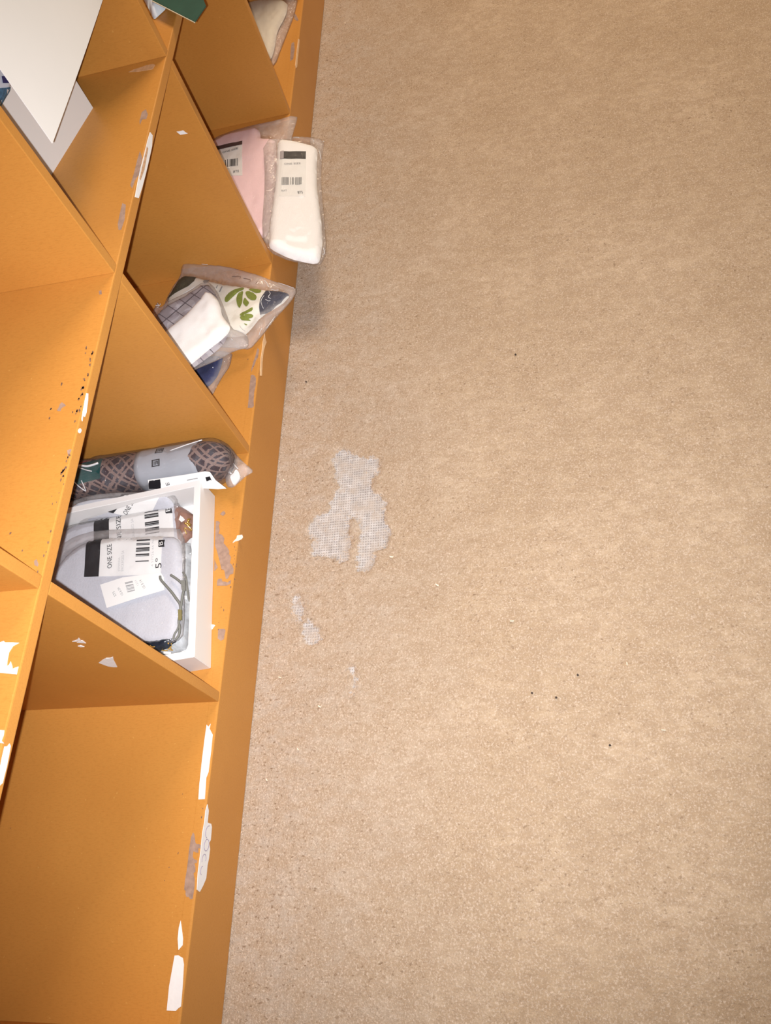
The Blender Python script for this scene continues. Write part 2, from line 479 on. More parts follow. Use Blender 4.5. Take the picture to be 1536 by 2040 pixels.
def carpet_mat():
    m, nt, b = nodes('beige_cut_pile_carpet')
    co = coord(nt)
    big = noise(nt, co, 6.5, 4, .6)
    c = ramp(nt, big, [(.3, (.455, .328, .215)), (.7, (.605, .46, .326))])
    # greyer pile along the shelf, the neutral shade there put into its colour
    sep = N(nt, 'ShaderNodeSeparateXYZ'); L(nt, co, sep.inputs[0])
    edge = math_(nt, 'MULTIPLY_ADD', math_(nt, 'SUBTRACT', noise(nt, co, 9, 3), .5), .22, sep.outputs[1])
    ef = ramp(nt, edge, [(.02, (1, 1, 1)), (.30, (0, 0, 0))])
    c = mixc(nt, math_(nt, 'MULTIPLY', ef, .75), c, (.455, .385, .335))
    mid = noise(nt, mapping(nt, co, (1, .55, 1)), 48, 4, .65)
    c = mixc(nt, math_(nt, 'MULTIPLY', ramp(nt, mid, [(.42, (1, 1, 1)), (.60, (0, 0, 0))]), .5), c, (.41, .285, .185))
    mot = noise(nt, mapping(nt, co, (1, .6, 1)), 105, 3, .6)
    c = mixc(nt, math_(nt, 'MULTIPLY', ramp(nt, mot, [(.40, (1, 1, 1)), (.58, (0, 0, 0))]), .42), c, (.40, .285, .19))
    row = noise(nt, mapping(nt, co, (1, .16, 1)), 330, 2, .6)
    c = mixc(nt, math_(nt, 'MULTIPLY', ramp(nt, row, [(.35, (1, 1, 1)), (.6, (0, 0, 0))]), .22), c, (.42, .31, .23))
    fine = noise(nt, co, 470, 3, .75)
    c = mixc(nt, math_(nt, 'MULTIPLY', ramp(nt, fine, [(.50, (0, 0, 0)), (.72, (1, 1, 1))]), .7), c, (.82, .68, .565))
    dk = noise(nt, mapping(nt, co, (1, .7, 1)), 300, 2, .6)
    dk2 = noise(nt, co, 9, 2)
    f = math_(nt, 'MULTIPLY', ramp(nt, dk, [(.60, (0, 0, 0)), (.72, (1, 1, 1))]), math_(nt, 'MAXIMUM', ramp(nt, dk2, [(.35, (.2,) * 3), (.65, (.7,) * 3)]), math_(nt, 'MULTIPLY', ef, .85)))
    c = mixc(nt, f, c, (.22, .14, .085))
    # woven backing
    wx = math_(nt, 'SINE', math_(nt, 'MULTIPLY', sep.outputs[0], 2 * math.pi / .0038))
    wy = math_(nt, 'SINE', math_(nt, 'MULTIPLY', sep.outputs[1], 2 * math.pi / .0034))
    brk = noise(nt, co, 130, 2)
    wv = math_(nt, 'MAXIMUM', wx, math_(nt, 'MULTIPLY', wy, .8))
    wc = ramp(nt, math_(nt, 'ADD', math_(nt, 'MULTIPLY', wv, .35), brk), [(.3, (.34, .31, .30)), (.95, (.68, .645, .64))])
    wc = mixc(nt, math_(nt, 'MULTIPLY', ramp(nt, noise(nt, co, 60, 3), [(.42, (0, 0, 0)), (.66, (1, 1, 1))]), .7), wc, (.53, .45, .39))
    a = N(nt, 'ShaderNodeAttribute', attribute_name='bare')
    af = math_(nt, 'ADD', a.outputs['Fac'], math_(nt, 'ADD', math_(nt, 'MULTIPLY', math_(nt, 'SUBTRACT', noise(nt, co, 330, 3, .7), .5), 1.2), math_(nt, 'MULTIPLY', math_(nt, 'SUBTRACT', noise(nt, co, 85, 2), .5), 1.3)))
    mf = ramp(nt, af, [(.35, (0, 0, 0)), (.62, (1, 1, 1))])
    mf2 = math_(nt, 'MULTIPLY', mf, ramp(nt, a.outputs['Fac'], [(.02, (0, 0, 0)), (.25, (1, 1, 1))]))
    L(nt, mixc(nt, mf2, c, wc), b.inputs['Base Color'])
    b.inputs['Roughness'].default_value = 1.0; b.inputs['Specular IOR Level'].default_value = .05
    h = math_(nt, 'ADD', math_(nt, 'MULTIPLY', noise(nt, co, 500, 3, .7), 1.0), math_(nt, 'MULTIPLY', mid, .6))
    bump(nt, b, h, .8, .0022)
    return m
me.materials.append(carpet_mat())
floor = bpy.data.objects.new('floor', me); link(floor); floor['kind'] = 'structure'
floor['label'] = 'beige cut pile carpet with a worn patch beside the shelf'

# loose pile fibres standing up around the worn patch and along the plinth
V, F = [], []
def fibre(x, y, ln):
    a = random.uniform(0, 2 * math.pi); k = len(V); r = .0003
    d = np.array([math.cos(a), math.sin(a), 0]); s = np.array([-d[1], d[0], 0]) * r
    p = np.array([x, y, -.0005]); q = p + d * ln * .5 + np.array([0, 0, ln * .45]); e = p + d * ln + np.array([0, 0, ln * .5])
    V.extend([p - s, p + s, q - s, q + s, e, ]); F.extend([(k, k + 1, k + 3, k + 2), (k + 2, k + 3, k + 4)])
for p in patches:
    for q in resample(p, .0016):
        for _ in range(1): fibre(q[0] + random.gauss(0, .0022), q[1] + random.gauss(0, .0022), random.uniform(.003, .0065))
for _ in range(600):
    fibre(random.uniform(-1.5, .48), random.uniform(.001, .006), random.uniform(.002, .005))
for _ in range(1500):
    fibre(random.uniform(-1.0, .48), .004 + abs(random.gauss(0, .09)), random.uniform(.002, .0045))
PILE = simple('loose_pile_fibre', (.52, .41, .32), 1, .05, 0, .35, 90)
o = mesh_obj('loose_pile_fibres', V, F, PILE, floor); o['kind'] = 'stuff'

# lint and crumbs
V, F = [], []
def crumb(u, v, l, wd, ang):
    c = f0.w(f0.px(u, v)); d = np.array([math.sin(ang), math.cos(ang), 0]); s = np.array([d[1], -d[0], 0]); k = len(V)
    for zz in (0.0, .0016):
        for a, b in ((-1, -1), (1, -1), (1, 1), (-1, 1)): V.append(c + d * l * a / 2 * (1 - .2 * b) + s * wd * b / 2 + np.array([0, 0, zz]))
    F.extend([(k + 3, k + 2, k + 1, k), (k + 4, k + 5, k + 6, k + 7)] + [(k + i, k + (i + 1) % 4, k + 4 + (i + 1) % 4, k + 4 + i) for i in range(4)])
for u, v, l, wd, a in ((780, 1110, .006, .0024, .2), (871, 1166, .006, .002, .7), (688, 47, .004, .0024, 1.2), (1020, 1238, .006, .0014, .1),
                       (637, 1408, .0055, .0018, .5), (566, 957, .0042, .0016, 1.), (1249, 1323, .0045, .0011, 1.5), (1322, 1455, .006, .0011, .1),
                       (558, 1350, .005, .0012, .4), (594, 1493, .004, .0014, .9), (532, 1554, .004, .0014, 1.0)):
    crumb(u, v, l * .75, wd * .7, a)
o = mesh_obj('lint', V, F, simple('pale_lint', (.93, .80, .62), .8, .2)); o['kind'] = 'stuff'
o['label'] = 'scattered pale lint and crumbs on the beige carpet'; o['category'] = 'lint'
V, F = [], []
for u, v in ((1151, 1345), (610, 761), (1215, 1485), (1108, 1390), (1060, 1381), (1027, 707)):
    crumb(u, v, .002, .002, 1)
o = mesh_obj('dark_crumbs', V, F, simple('dark_crumb', (.05, .035, .03), .8, .2)); o['kind'] = 'stuff'
o['label'] = 'tiny dark specks of dirt scattered on the beige carpet'; o['category'] = 'dirt'

wall = box('wall_back', (-3.2, -DEPTH - .062, -.004), (1.7, -DEPTH - .012, 1.6), simple('plain_wall', (.75, .73, .68), .9, .1, 0, .02, 30), None, 0)
wall['kind'] = 'structure'

# ================================================================== SHELF UNIT
U = thing('cubby_shelf', (-.68, -.13, 0), 'orange varnished wooden cubby shelf unit along the carpet edge, scuffed and dotted with torn labels', 'shelf')
box('plinth', (XMIN, -.014, 0), (XMAX, 0, ZK), WOOD, U, .0026, seg=3)
box('bottom_board', (XMIN, -DEPTH, ZK - .014), (XMAX, -.0115, ZK - .0001), WOOD, U, 0)
box('shelf_board', (XMIN, -DEPTH, ZB), (XMAX, 0, ZT), WOOD, U, .0012)
box('top_board', (XMIN, -DEPTH, ZB2), (XMAX, 0, ZT2), WOOD, U, .0012)
box('back_panel', (XMIN, -DEPTH - .008, 0), (XMAX, -DEPTH, ZT2), WOOD, U, 0)
for x in DX:
    box('divider', (x - TX, -DEPTH, ZK - .0002), (x, -.0003, ZB), WOOD, U, .0009)
    box('divider', (x - TX, -DEPTH, ZT), (x, -.0003, ZB2), WOOD, U, .0009)

FK, FT, FY = zplane(ZK), zplane(ZT), yplane(0.0)
PAPER_T = .0005
def mark(name, fr, pts, mat, t=PAPER_T, rnd=0, label=None):
    q = fr.poly(pts)
    if rnd: q = rounded(q, rnd)
    return slab(name, fr, q, t, mat, U, label)
k6 = lambda pts: crop(pts, 0, 1440, 2.743)
k5 = lambda pts: crop(pts, 0, 1100, 2.743)
k1 = lambda pts: crop(pts, 0, 0, 2.194)
mark('torn_label', FK, k6([(1130, 10), (1140, 22), (1152, 5), (1146, 32), (1163, 65), (1155, 150), (1140, 270), (1128, 300), (1120, 417), (1085, 419), (1090, 340), (1105, 200), (1120, 80)]), TORN)
mark('torn_label', FK, k6([(988, 1080), (994, 1120), (1001, 1180), (999, 1215), (976, 1242), (972, 1180), (978, 1120)]), TORN)
mark('torn_label', FK, k6([(955, 1272), (975, 1270), (1000, 1285), (1006, 1320), (999, 1440), (990, 1550), (975, 1560), (962, 1574), (912, 1572), (925, 1440)]), TORN)
hand = mark('torn_label', FY, k6([(1132, 445), (1139, 480), (1133, 545), (1152, 552), (1156, 570), (1150, 640), (1142, 655), (1146, 690), (1140, 740), (1132, 780), (1125, 850), (1108, 890), (1090, 924), (1075, 912), (1080, 820), (1095, 700), (1105, 600), (1116, 540), (1122, 480)]), TORN, label='torn white label with faint handwritten loops')
PEN = simple('faded_pen', (.30, .24, .36), .6, .2)
def loop(cx, cy, rx, ry, a0=0, a1=6.28, tilt=.12):
    pts = []
    for i in range(15):
        a = a0 + (a1 - a0) * i / 14
        x, y = cx + rx * math.cos(a) - tilt * ry * math.sin(a), cy + ry * math.sin(a)
        pts.append(FY.w(FY.px(320 + x / 8.5, 1560 + y / 8.5), PAPER_T + .0001))
    return pts
for args in ((800, 830, 48, 105, 1.9, 4.9), (768, 1050, 40, 100), (725, 1290, 34, 85, 2.6, 6.6), (690, 1480, 22, 72, 1.6, 5.0)):
    tube('pen_stroke', loop(*args), .0003, PEN, hand, 4)
mark('torn_label', FY, k1([(655, 578), (666, 592), (663, 640), (650, 700), (636, 760), (620, 820), (605, 866), (589, 862), (600, 800), (612, 740), (628, 680), (645, 610)]), TORN)
mark('torn_label', FY, k1([(640, 640), (646, 650), (630, 740), (612, 790), (608, 780), (622, 720)]), simple('brown_stain', (.60, .38, .24), .8, .1, 0, .3, 300), PAPER_T + .0001, label='brown stain on torn label')
mark('torn_label', FT, k5([(-60, 490), (0, 494), (22, 486), (30, 494), (70, 494), (106, 496), (72, 514), (50, 548), (42, 590), (38, 625), (52, 615), (60, 598), (68, 622), (70, 640), (84, 632), (102, 626), (96, 650), (92, 668), (0, 660), (-60, 655)]), TORN, label='large ragged white label scrap')
mark('torn_label', FY, k5([(-12, 1240), (8, 1130), (24, 1062), (40, 1060), (50, 1046), (56, 1060), (45, 1120), (34, 1175), (22, 1220), (12, 1262), (2, 1270), (-15, 1290)]), TORN)
mark('torn_label', FT, k5([(-40, 970), (25, 974), (22, 1000), (10, 1030), (25, 1046), (-40, 1040)]), simple('grey_label_scrap', (.62, .60, .62), .8, .15, 0, .1, 200), label='grey label scrap')
FC = xplane(0.0)
mark('torn_label', FC, k5([(540, 603), (560, 588), (580, 578), (600, 577), (618, 571), (622, 590), (632, 608), (641, 626), (620, 626), (590, 622)]), TORN)
for pts in ([(395, 487), (420, 478), (430, 467), (440, 478), (420, 487)], [(420, 492), (445, 480), (455, 484), (470, 496), (445, 494)], [(425, 512), (440, 508), (462, 516), (440, 517)]):
    mark('torn_label', FC, k5(pts), TORN)
mark('torn_label', xplane(-0.6667), k1([(772, 575), (786, 573), (800, 569), (810, 577), (820, 583), (803, 586), (788, 588)]), TORN)
k9 = lambda pts: crop(pts, 90, 640, 6.373)
mark('torn_label', FY, k9([(520, 915), (543, 918), (540, 1000), (530, 1080), (520, 1160), (500, 1215), (478, 1200), (468, 1270), (460, 1240), (478, 1130), (500, 1010)]), TORN)
mark('torn_label', FY, k9([(415, 1380), (440, 1355), (460, 1385), (440, 1425), (418, 1410)]), TORN, rnd=1)
k7 = lambda pts: crop(pts, 400, 980, 6.375)
mark('torn_label', FK, k7([(455, 590), (462, 555), (500, 548), (528, 545), (538, 575), (522, 600), (480, 620), (440, 630), (405, 650), (420, 625)]), simple('film_scrap', (.80, .68, .62), .3, .5), label='shiny scrap of tape')
mark('torn_label', FK, k7([(120, 1690), (150, 1685), (185, 1692), (155, 1735), (130, 1760)]), TORN)

ck = .00018
kk = lambda pts: crop(pts, 320, 1560, 8.5)
for fr, pts in ((FK, kk([(550, 835), (572, 870), (580, 930), (590, 1010), (615, 1035), (640, 1028), (678, 1050), (672, 1110), (640, 1100), (640, 1180), (590, 1175), (560, 1150), (548, 1200), (545, 1250), (570, 1290), (620, 1310), (615, 1350), (575, 1360), (590, 1420), (590, 1500), (560, 1530), (580, 1650), (575, 1760), (560, 1860), (545, 1960), (500, 1968), (480, 1930), (440, 1930), (420, 1880), (425, 1830), (400, 1800), (415, 1640), (440, 1500), (462, 1330), (480, 1150), (515, 920)])),
                (FK, k7([(190, 370), (225, 372), (245, 390), (230, 430), (240, 480), (225, 530), (270, 545), (300, 590), (290, 650), (340, 710), (362, 750), (360, 790), (385, 830), (370, 900), (400, 930), (418, 980), (412, 1040), (370, 1050), (345, 1100), (318, 1105), (300, 1000), (262, 975), (240, 880), (205, 750), (180, 680)])),
                (FK, k7([(205, 1190), (208, 1130), (225, 1105), (265, 1100), (275, 1138), (310, 1140), (340, 1150), (385, 1118), (378, 1168), (330, 1190)])),
                (FK, k7([(222, 1740), (300, 1738), (315, 1760), (300, 1830), (295, 1870), (255, 1892), (215, 1862)])),
                (FK, k7([(245, 285), (275, 250), (300, 245), (315, 275), (285, 305)])),
                (FK, k7([(175, 850), (190, 900), (218, 958), (190, 990), (170, 1005)])),
                (FK, crop([(470, 1158), (495, 1150), (530, 1165), (550, 1210), (545, 1320), (522, 1420), (512, 1560), (516, 1640), (490, 1668), (420, 1670), (432, 1560), (442, 1420), (455, 1280)], 440, 600, 7.85)),
                (FK, crop([(575, 730), (600, 760), (580, 880), (550, 930), (528, 1000), (500, 1050), (480, 1110), (478, 1060), (505, 960), (540, 860)], 440, 600, 7.85)),
                (FK, [(581, 86), (586, 84), (587, 100), (584, 118), (578, 122), (579, 100)]), (FK, [(586, 26), (590, 30), (595, 40), (592, 42), (586, 38)]),
                (FT, k1([(620, 490), (638, 478), (646, 500), (640, 520), (622, 522), (612, 545), (610, 530)])),
                (FT, k1([(612, 660), (622, 690), (608, 760), (590, 790), (578, 825), (570, 810), (585, 760), (600, 700)])),
                (FT, k1([(535, 888), (550, 895), (545, 960), (530, 1004), (518, 1005), (515, 980), (525, 930)])),
                (FT, k9([(150, 1132), (175, 1090), (190, 1050), (212, 1030), (245, 1050), (265, 1072), (230, 1088), (205, 1110), (195, 1138), (170, 1142)])),
                (FT, k9([(280, 1640), (320, 1625), (335, 1632), (315, 1680), (300, 1720), (288, 1690)])),
                (FT, [(68, 1118), (73, 1114), (77, 1124), (75, 1129), (69, 1126)]), (FT, [(197, 580), (202, 578), (203, 586), (198, 587)])):
    mark('worn_patch', fr, pts, CHIP, ck)
mark('worn_patch', FT, crop([(810, 445), (880, 410), (960, 385), (1060, 350), (1150, 332), (1182, 345), (1150, 405), (1040, 425), (940, 440)], 140, 80, 6.98), simple('pale_scrape', (.62, .36, .19), .7, .2, 0, .15, 200), ck, label='pale scraped patch')
# dark scuffs along the front of the shelf board and bottom board, too small to pick apart
V, F = [], []
def scuff(fr, u, v, r):
    c = np.array(fr.px(u, v)); n = 6; k = len(V)
    for i in range(n):
        a = 2 * math.pi * i / n; rr = r * random.uniform(.25, .85)
        V.append(fr.w(c + np.array([math.cos(a) * rr * 1.3, math.sin(a) * rr * .8]), .0003))
    F.append(tuple(range(k, k + n)))
for (x, y) in ((520, 350), (512, 400), (590, 420), (600, 400), (580, 490), (575, 470), (570, 565), (540, 670), (545, 690), (500, 750), (490, 730), (480, 845), (460, 850),
               (455, 945), (480, 935), (430, 990), (450, 1080), (400, 1150), (390, 1170), (435, 1135), (355, 1160), (385, 1280), (215, 790), (75, 1110), (310, 1690), (285, 1740),
               (275, 1780), (265, 1860), (250, 1870), (230, 1900), (210, 1930), (230, 1960), (205, 2010), (245, 1890), (60, 1245)):
    for _ in range(2): scuff(FT, 90 + (x + random.uniform(-8, 8)) / 6.373, 640 + (y + random.uniform(-12, 12)) / 6.373, random.uniform(.0009, .0024))
for (u, v) in ((104, 989), (118, 982), (105, 1004), (113, 1001), (127, 965), (101, 1058), (96, 1081), (92, 1100), (88, 1107), (21, 1063), (45, 1097), (75, 1140), (62, 1156), (50, 1130)):
    scuff(FT, u, v, random.uniform(.0008, .0019))
for (x, y) in ((430, 700), (445, 740), (425, 810), (432, 850), (455, 920), (415, 920), (450, 950), (380, 1210), (260, 1470), (290, 1500), (230, 1660), (225, 1750), (320, 1600), (430, 1110), (360, 1135), (410, 340), (270, 990)):
    scuff(FK, 400 + x / 6.375, 980 + y / 6.375, random.uniform(.0008, .002))
for (u, v) in ((355, 1700), (337, 1728), (328, 1754), (402, 1628), (404, 1611), (364, 1582), (21, 1650), (516, 744), (494, 716), (505, 730)):
    scuff(FK, u, v, random.uniform(.0008, .0016))
o = mesh_obj('scuff_marks', V, F, CHIP_DARK, U); o['kind'] = 'stuff'
mark('wood_splinter', FY, crop([(682, 505), (692, 590), (710, 640), (690, 690), (670, 760), (655, 850), (645, 980), (637, 1168), (612, 1165), (612, 1060), (622, 880), (640, 760), (655, 620)], 440, 600, 7.85), RAW_WOOD, .0006, label='bare pale wood where the edge split')
mark('wood_splinter', FY, crop([(372, 850), (400, 870), (385, 1050), (360, 1280), (345, 1460), (320, 1490), (306, 1420), (325, 1250), (350, 1020)], 560, 0, 10.97), RAW_WOOD, .0006, label='bare pale wood where the edge split')

# ================================================================== SOCK PACKETS, top cubby to bottom cubby
GL = simple('pale_glossy_glint', (.75, .75, .78), .12, .8)  # pale gloss for highlights on film folds, built as solid strips
def crease_glints(pad, par, k, lines, r=.0005, dz=.0004):
    """sharp glints along each film crease, drawn as thin pale tubes"""
    for ln in lines:
        q = [pad.f.px(*p) for p in k(ln)]
        tube('crease_glint', smooth_path(list(pad.w3(np.array(q), dz)), 4), r, GL, par, 4)
# --- cream sock packet
k = lambda pts: crop(pts, 480, 0, 10.97)
T_ = thing('sock_packet', (-1.22, -.06, ZK), 'cream knitted sock in clear plastic at the very top, behind the farthest divider', 'socks', 'packeted socks in the bottom row')
fr = zplane(ZK + .004)
cream = Pad(fr, fr.poly(k([(-300, 160), (-100, 150), (160, 105), (400, 45), (760, 22), (1020, 62), (1010, 250), (930, 450), (840, 600), (775, 760), (740, 1050), (670, 1290), (520, 1330), (300, 900)])), .010, .016, 0, .0025, 40, 3)
cream.build('sock', fabric('cream_knit', (.72, .67, .58)), T_, .004)
bagp = Pad(fr, fr.poly(k([(-400, 40), (100, -10), (700, -60), (1230, -40), (1215, 60), (1150, 330), (1010, 690), (870, 1040), (745, 1385), (600, 1420), (300, 1000)])), .012, .014, -.003, .002, 70, 5, over=(cream,))
bagp.build('plastic_bag', FILM, T_, .005)

# --- pink sock packet lying in the cubby, white one leaning over it and the front edge
k = lambda pts: crop(pts, 420, 220, 6.375)
T_ = thing('sock_packet', (-.84, -.05, ZK), 'pink socks in clear plastic, partly under the white sock packet', 'socks', 'packeted socks in the bottom row')
fr = zplane(ZK + .0025)
pink = Pad(fr, fr.poly(k([(-80, 520), (0, 430), (80, 395), (200, 322), (560, 240), (612, 245), (628, 300), (635, 372), (760, 380), (830, 395), (840, 700), (790, 1200), (720, 1600), (600, 1640), (500, 1500), (300, 1250), (80, 900)])), .0085, .012, 0, .0015, 45, 2)
pink.build('sock', fabric('pink_knit', (.93, .70, .745), .04), T_, .004)
q = Quad(pink, k([(60, 525), (425, 440), (425, 875), (60, 900)]))
pink.drape('label', q.rect(0, 0, 1, 1), WHITE_CARD, T_, .0004)
pink.drape('label_band', q.rect(0, 0, 1, .115), simple('dark_maroon_band', (.045, .015, .018), .5), T_, .0008)
q.text('lettering', 'ONE SIZE', (.32, .27), (.86, .24), .0045, BLACK_INK, T_, .0009)
q.bars('barcode', .42, .50, .88, .72, 'x', 5, BLACK_INK, T_, .0009)
q.text('logo', 'BTS', (.70, .93), (.88, .91), .0055, BLACK_INK, T_, .0009)
b2 = Pad(fr, fr.poly(k([(-120, 520), (60, 360), (300, 270), (600, 190), (860, 140), (1100, 65), (1080, 150), (1020, 350), (1000, 800), (930, 1300), (760, 1700), (640, 1640), (400, 1400), (60, 950)])), .0105, .012, -.002, .0008, 70, 9, over=(pink,))
b2.build('plastic_bag', FILM_THICK, T_, .005)

T_ = thing('sock_packet', (-.80, .0, ZK), 'bright white sock in clear plastic hanging over the shelf front edge', 'socks', 'packeted socks in the bottom row')
fr = Frame((0, 0, ZK + .0165), (0, .35, 1))
white = Pad(fr, fr.poly(k([(850, 385), (1000, 400), (1180, 440), (1300, 470), (1360, 512), (1350, 650), (1345, 760), (1350, 1000), (1385, 1250), (1408, 1450), (1420, 1650), (1400, 1850), (1372, 1940), (1280, 1952), (1000, 1885), (760, 1765), (735, 1700), (765, 1350), (820, 950), (840, 600)])), .009, .014, 0, .0012, 40, 6)
WKNIT = fabric('white_knit', (.95, .935, .94), .015)
white.build('sock', WKNIT, T_, .004)
q = Quad(white, k([(870, 575), (1215, 580), (1200, 1150), (860, 1150)]))
white.drape('label', q.rect(0, 0, 1, 1), WHITE_CARD, T_, .0004)
white.drape('label_band', q.rect(.05, .01, .98, .175), simple('black_band', (.022, .016, .016), .35, .5), T_, .0008)
white.drape('label_band_end', q.rect(.03, .0, .17, .175), simple('silver_band_end', (.42, .38, .40), .4, .4), T_, .0012, label='silver end of the black band')
q.text('lettering', 'ONE SIZE', (.20, .315), (.80, .30), .004, GREY_INK, T_, .0009)
q.bars('barcode', .11, .59, .94, .755, 'x', 8, GREY_INK, T_, .0009)
q.text('lettering', 'RAT', (.12, .905), (.32, .90), .004, GREY_INK, T_, .0009)
q.text('logo', 'BTS', (.73, .955), (.91, .945), .0055, BLACK_INK, T_, .0009)
b3 = Pad(fr, fr.poly(k([(660, 375), (1000, 390), (1030, 345), (1250, 360), (1445, 385), (1415, 560), (1400, 900), (1440, 1400), (1470, 1790), (1430, 1890), (1380, 1965), (1000, 1905), (740, 1790), (640, 1560), (690, 900)])), .011, .012, -.002, .0016, 80, 12, over=(white,))
b3.build('plastic_bag', FILM, T_, .005)

crease_glints(b3, T_, k, [[(1040, 352), (1120, 405)], [(1290, 420), (1305, 460)], [(1425, 390), (1440, 400)], [(1430, 1790), (1445, 1830), (1420, 1860)], [(1380, 560), (1400, 640)]], .0005)
# --- cubby with leaf sock, grey checks, white sock, navy sock
k = lambda pts: crop(pts, 290, 510, 4.955)
T_ = thing('sock_packet', (-.46, -.08, ZK), 'navy sock in clear plastic, lowest of its heap, against the divider', 'socks', 'packeted socks in the bottom row')
fr = zplane(ZK + .002)
navy = Pad(fr, fr.poly(k([(300, 1060), (490, 1000), (770, 985), (745, 1100), (705, 1200), (640, 1275), (600, 1300), (500, 1290), (380, 1200)])), .007, .012, 0, .001, 60, 4)
navy.build('sock', fabric('navy_knit', (.035, .045, .13), .25), T_, .004)
bn = Pad(fr, fr.poly(k([(260, 1050), (480, 960), (860, 935), (830, 1085), (760, 1180), (700, 1285), (662, 1362), (620, 1360), (480, 1330), (340, 1220)])), .0095, .012, -.0015, .001, 80, 5, over=(navy,))
bn.build('plastic_bag', FILM, T_, .005)

T_ = thing('sock_packet', (-.55, -.04, ZK), 'white sock with green leaf print, navy toe and olive cuff in clear plastic', 'socks', 'packeted socks in the bottom row')
fr = Frame((0, -.05, ZK + .014), (0, .10, 1))
leaf = Pad(fr, fr.poly(k([(355, 208), (525, 222), (740, 285), (1000, 322), (1200, 352), (1380, 366), (1428, 392), (1350, 480), (1140, 600), (1030, 740), (960, 800), (760, 800), (480, 780), (300, 640), (190, 480)])), .009, .014, 0, .0015, 40, 8)
leaf.build('sock', fabric('ivory_knit', (.82, .80, .74), .03), T_, .004)
leaf.drape('cuff', fr.poly(k([(358, 212), (520, 226), (500, 290), (440, 340), (330, 400), (202, 470), (196, 480), (270, 350)])), fabric('dark_olive_knit', (.055, .050, .022), .4, 500), T_, .0006)
NAVYT = fabric('navy_toe_knit', (.045, .048, .075), .3, 500)
leaf.drape('toe', fr.poly(k([(1212, 356), (1300, 362), (1395, 372), (1420, 394), (1345, 474), (1240, 545), (1140, 600), (1138, 540), (1150, 470), (1180, 420)])), NAVYT, T_, .0006)
GREEN = simple('leaf_green_print', (.20, .25, .035), .9, .1, 0, .2, 500)
for pts in ([(800, 490), (805, 450), (850, 400), (920, 365), (990, 345), (985, 375), (930, 400), (890, 440), (840, 490), (820, 500)],
            [(985, 385), (930, 410), (912, 470), (925, 530), (948, 562), (975, 500), (975, 440)],
            [(1000, 400), (1020, 450), (1060, 480), (1105, 480), (1118, 440), (1075, 400), (1030, 385)],
            [(1030, 370), (1060, 352), (1120, 352), (1160, 375), (1150, 405), (1110, 410), (1060, 385)],
            [(985, 480), (980, 510), (1015, 550), (1045, 505), (1020, 480), (1000, 450)],
            [(945, 630), (960, 605), (1010, 590), (1060, 555), (1078, 552), (1075, 580), (1030, 608), (975, 630)],
            [(945, 640), (1000, 620), (1078, 615), (1075, 640), (1030, 662), (1060, 672), (1000, 680), (965, 675)],
            [(985, 705), (1020, 708), (1010, 722)]):
    leaf.drape('leaf_print', rounded(fr.poly(k(pts)), 1), GREEN, T_, .0007, .004)
for pts in ([(715, 360), (725, 335), (735, 330), (722, 362)], [(745, 395), (770, 340), (780, 345), (755, 398)], [(610, 250), (640, 240), (635, 300), (605, 320), (585, 290)]):
    leaf.drape('leaf_print', fr.poly(k(pts)), GREY_INK, T_, .0007, .004, label='grey printed mark')
bl = Pad(fr, fr.poly(k([(358, 72), (560, 85), (800, 102), (1090, 180), (1300, 262), (1420, 300), (1495, 328), (1430, 440), (1280, 600), (1190, 720), (1130, 795), (1025, 915), (900, 900), (600, 880), (300, 760), (150, 560), (250, 330), (345, 200)])), .0115, .014, -.003, .0022, 70, 21, over=(leaf,))
bl.build('plastic_bag', FILM_THICK, T_, .005)

crease_glints(bl, T_, k, [[(1235, 395), (1250, 420), (1232, 455), (1255, 470)], [(1205, 480), (1232, 492), (1250, 486)], [(1180, 560), (1160, 500), (1190, 440)],
                    [(1190, 275), (1215, 310), (1230, 345)], [(1310, 270), (1400, 300), (1470, 330)], [(1280, 598), (1240, 650), (1195, 715)],
                    [(1160, 730), (1140, 760), (1125, 790)], [(560, 95), (620, 100)], [(1250, 365), (1290, 380), (1330, 378)]], .0004)
for ln in ([(872, 244), (920, 246), (958, 250), (950, 268)], [(985, 262), (1052, 275), (1046, 292)], [(1105, 318), (1120, 300)]):
    tube('pen_stroke', list(bl.w3(np.array([bl.f.px(*p) for p in k(ln)]), .0004)), .0004, simple('brown_pen', (.16, .08, .05), .7), T_, 4)
T_ = thing('sock_packet', (-.52, -.10, ZK), 'grey checked sock in clear plastic, between leaf print sock and plain white sock', 'socks', 'packeted socks in the bottom row')
fr = Frame((0, -.08, ZK + .032), (0, .12, 1))
def check_mat():
    m, nt, b = nodes('grey_check_knit'); co = mapping(nt, coord(nt), (1, 1, 1), (0, 0, .7))
    sep = N(nt, 'ShaderNodeSeparateXYZ'); L(nt, co, sep.inputs[0])
    fx = math_(nt, 'FRACT', math_(nt, 'MULTIPLY', sep.outputs[0], 55)); fy = math_(nt, 'FRACT', math_(nt, 'MULTIPLY', sep.outputs[1], 48))
    ln = math_(nt, 'MAXIMUM', math_(nt, 'LESS_THAN', fx, .07), math_(nt, 'LESS_THAN', fy, .09))
    sq = math_(nt, 'GREATER_THAN', noise(nt, co, 50, 0), .5)
    c = mixc(nt, sq, (.42, .38, .42), (.54, .51, .55)); L(nt, mixc(nt, ln, c, (.13, .11, .13)), b.inputs['Base Color'])
    b.inputs['Roughness'].default_value = .9; return m
grey = Pad(fr, fr.poly(k([(95, 605), (200, 500), (390, 400), (600, 262), (700, 380), (760, 580), (830, 730), (780, 860), (700, 940), (500, 1090), (380, 1150), (250, 1000), (60, 760)])), .006, .012, 0, .0012, 50, 14)
grey.build('sock', check_mat(), T_, .004)
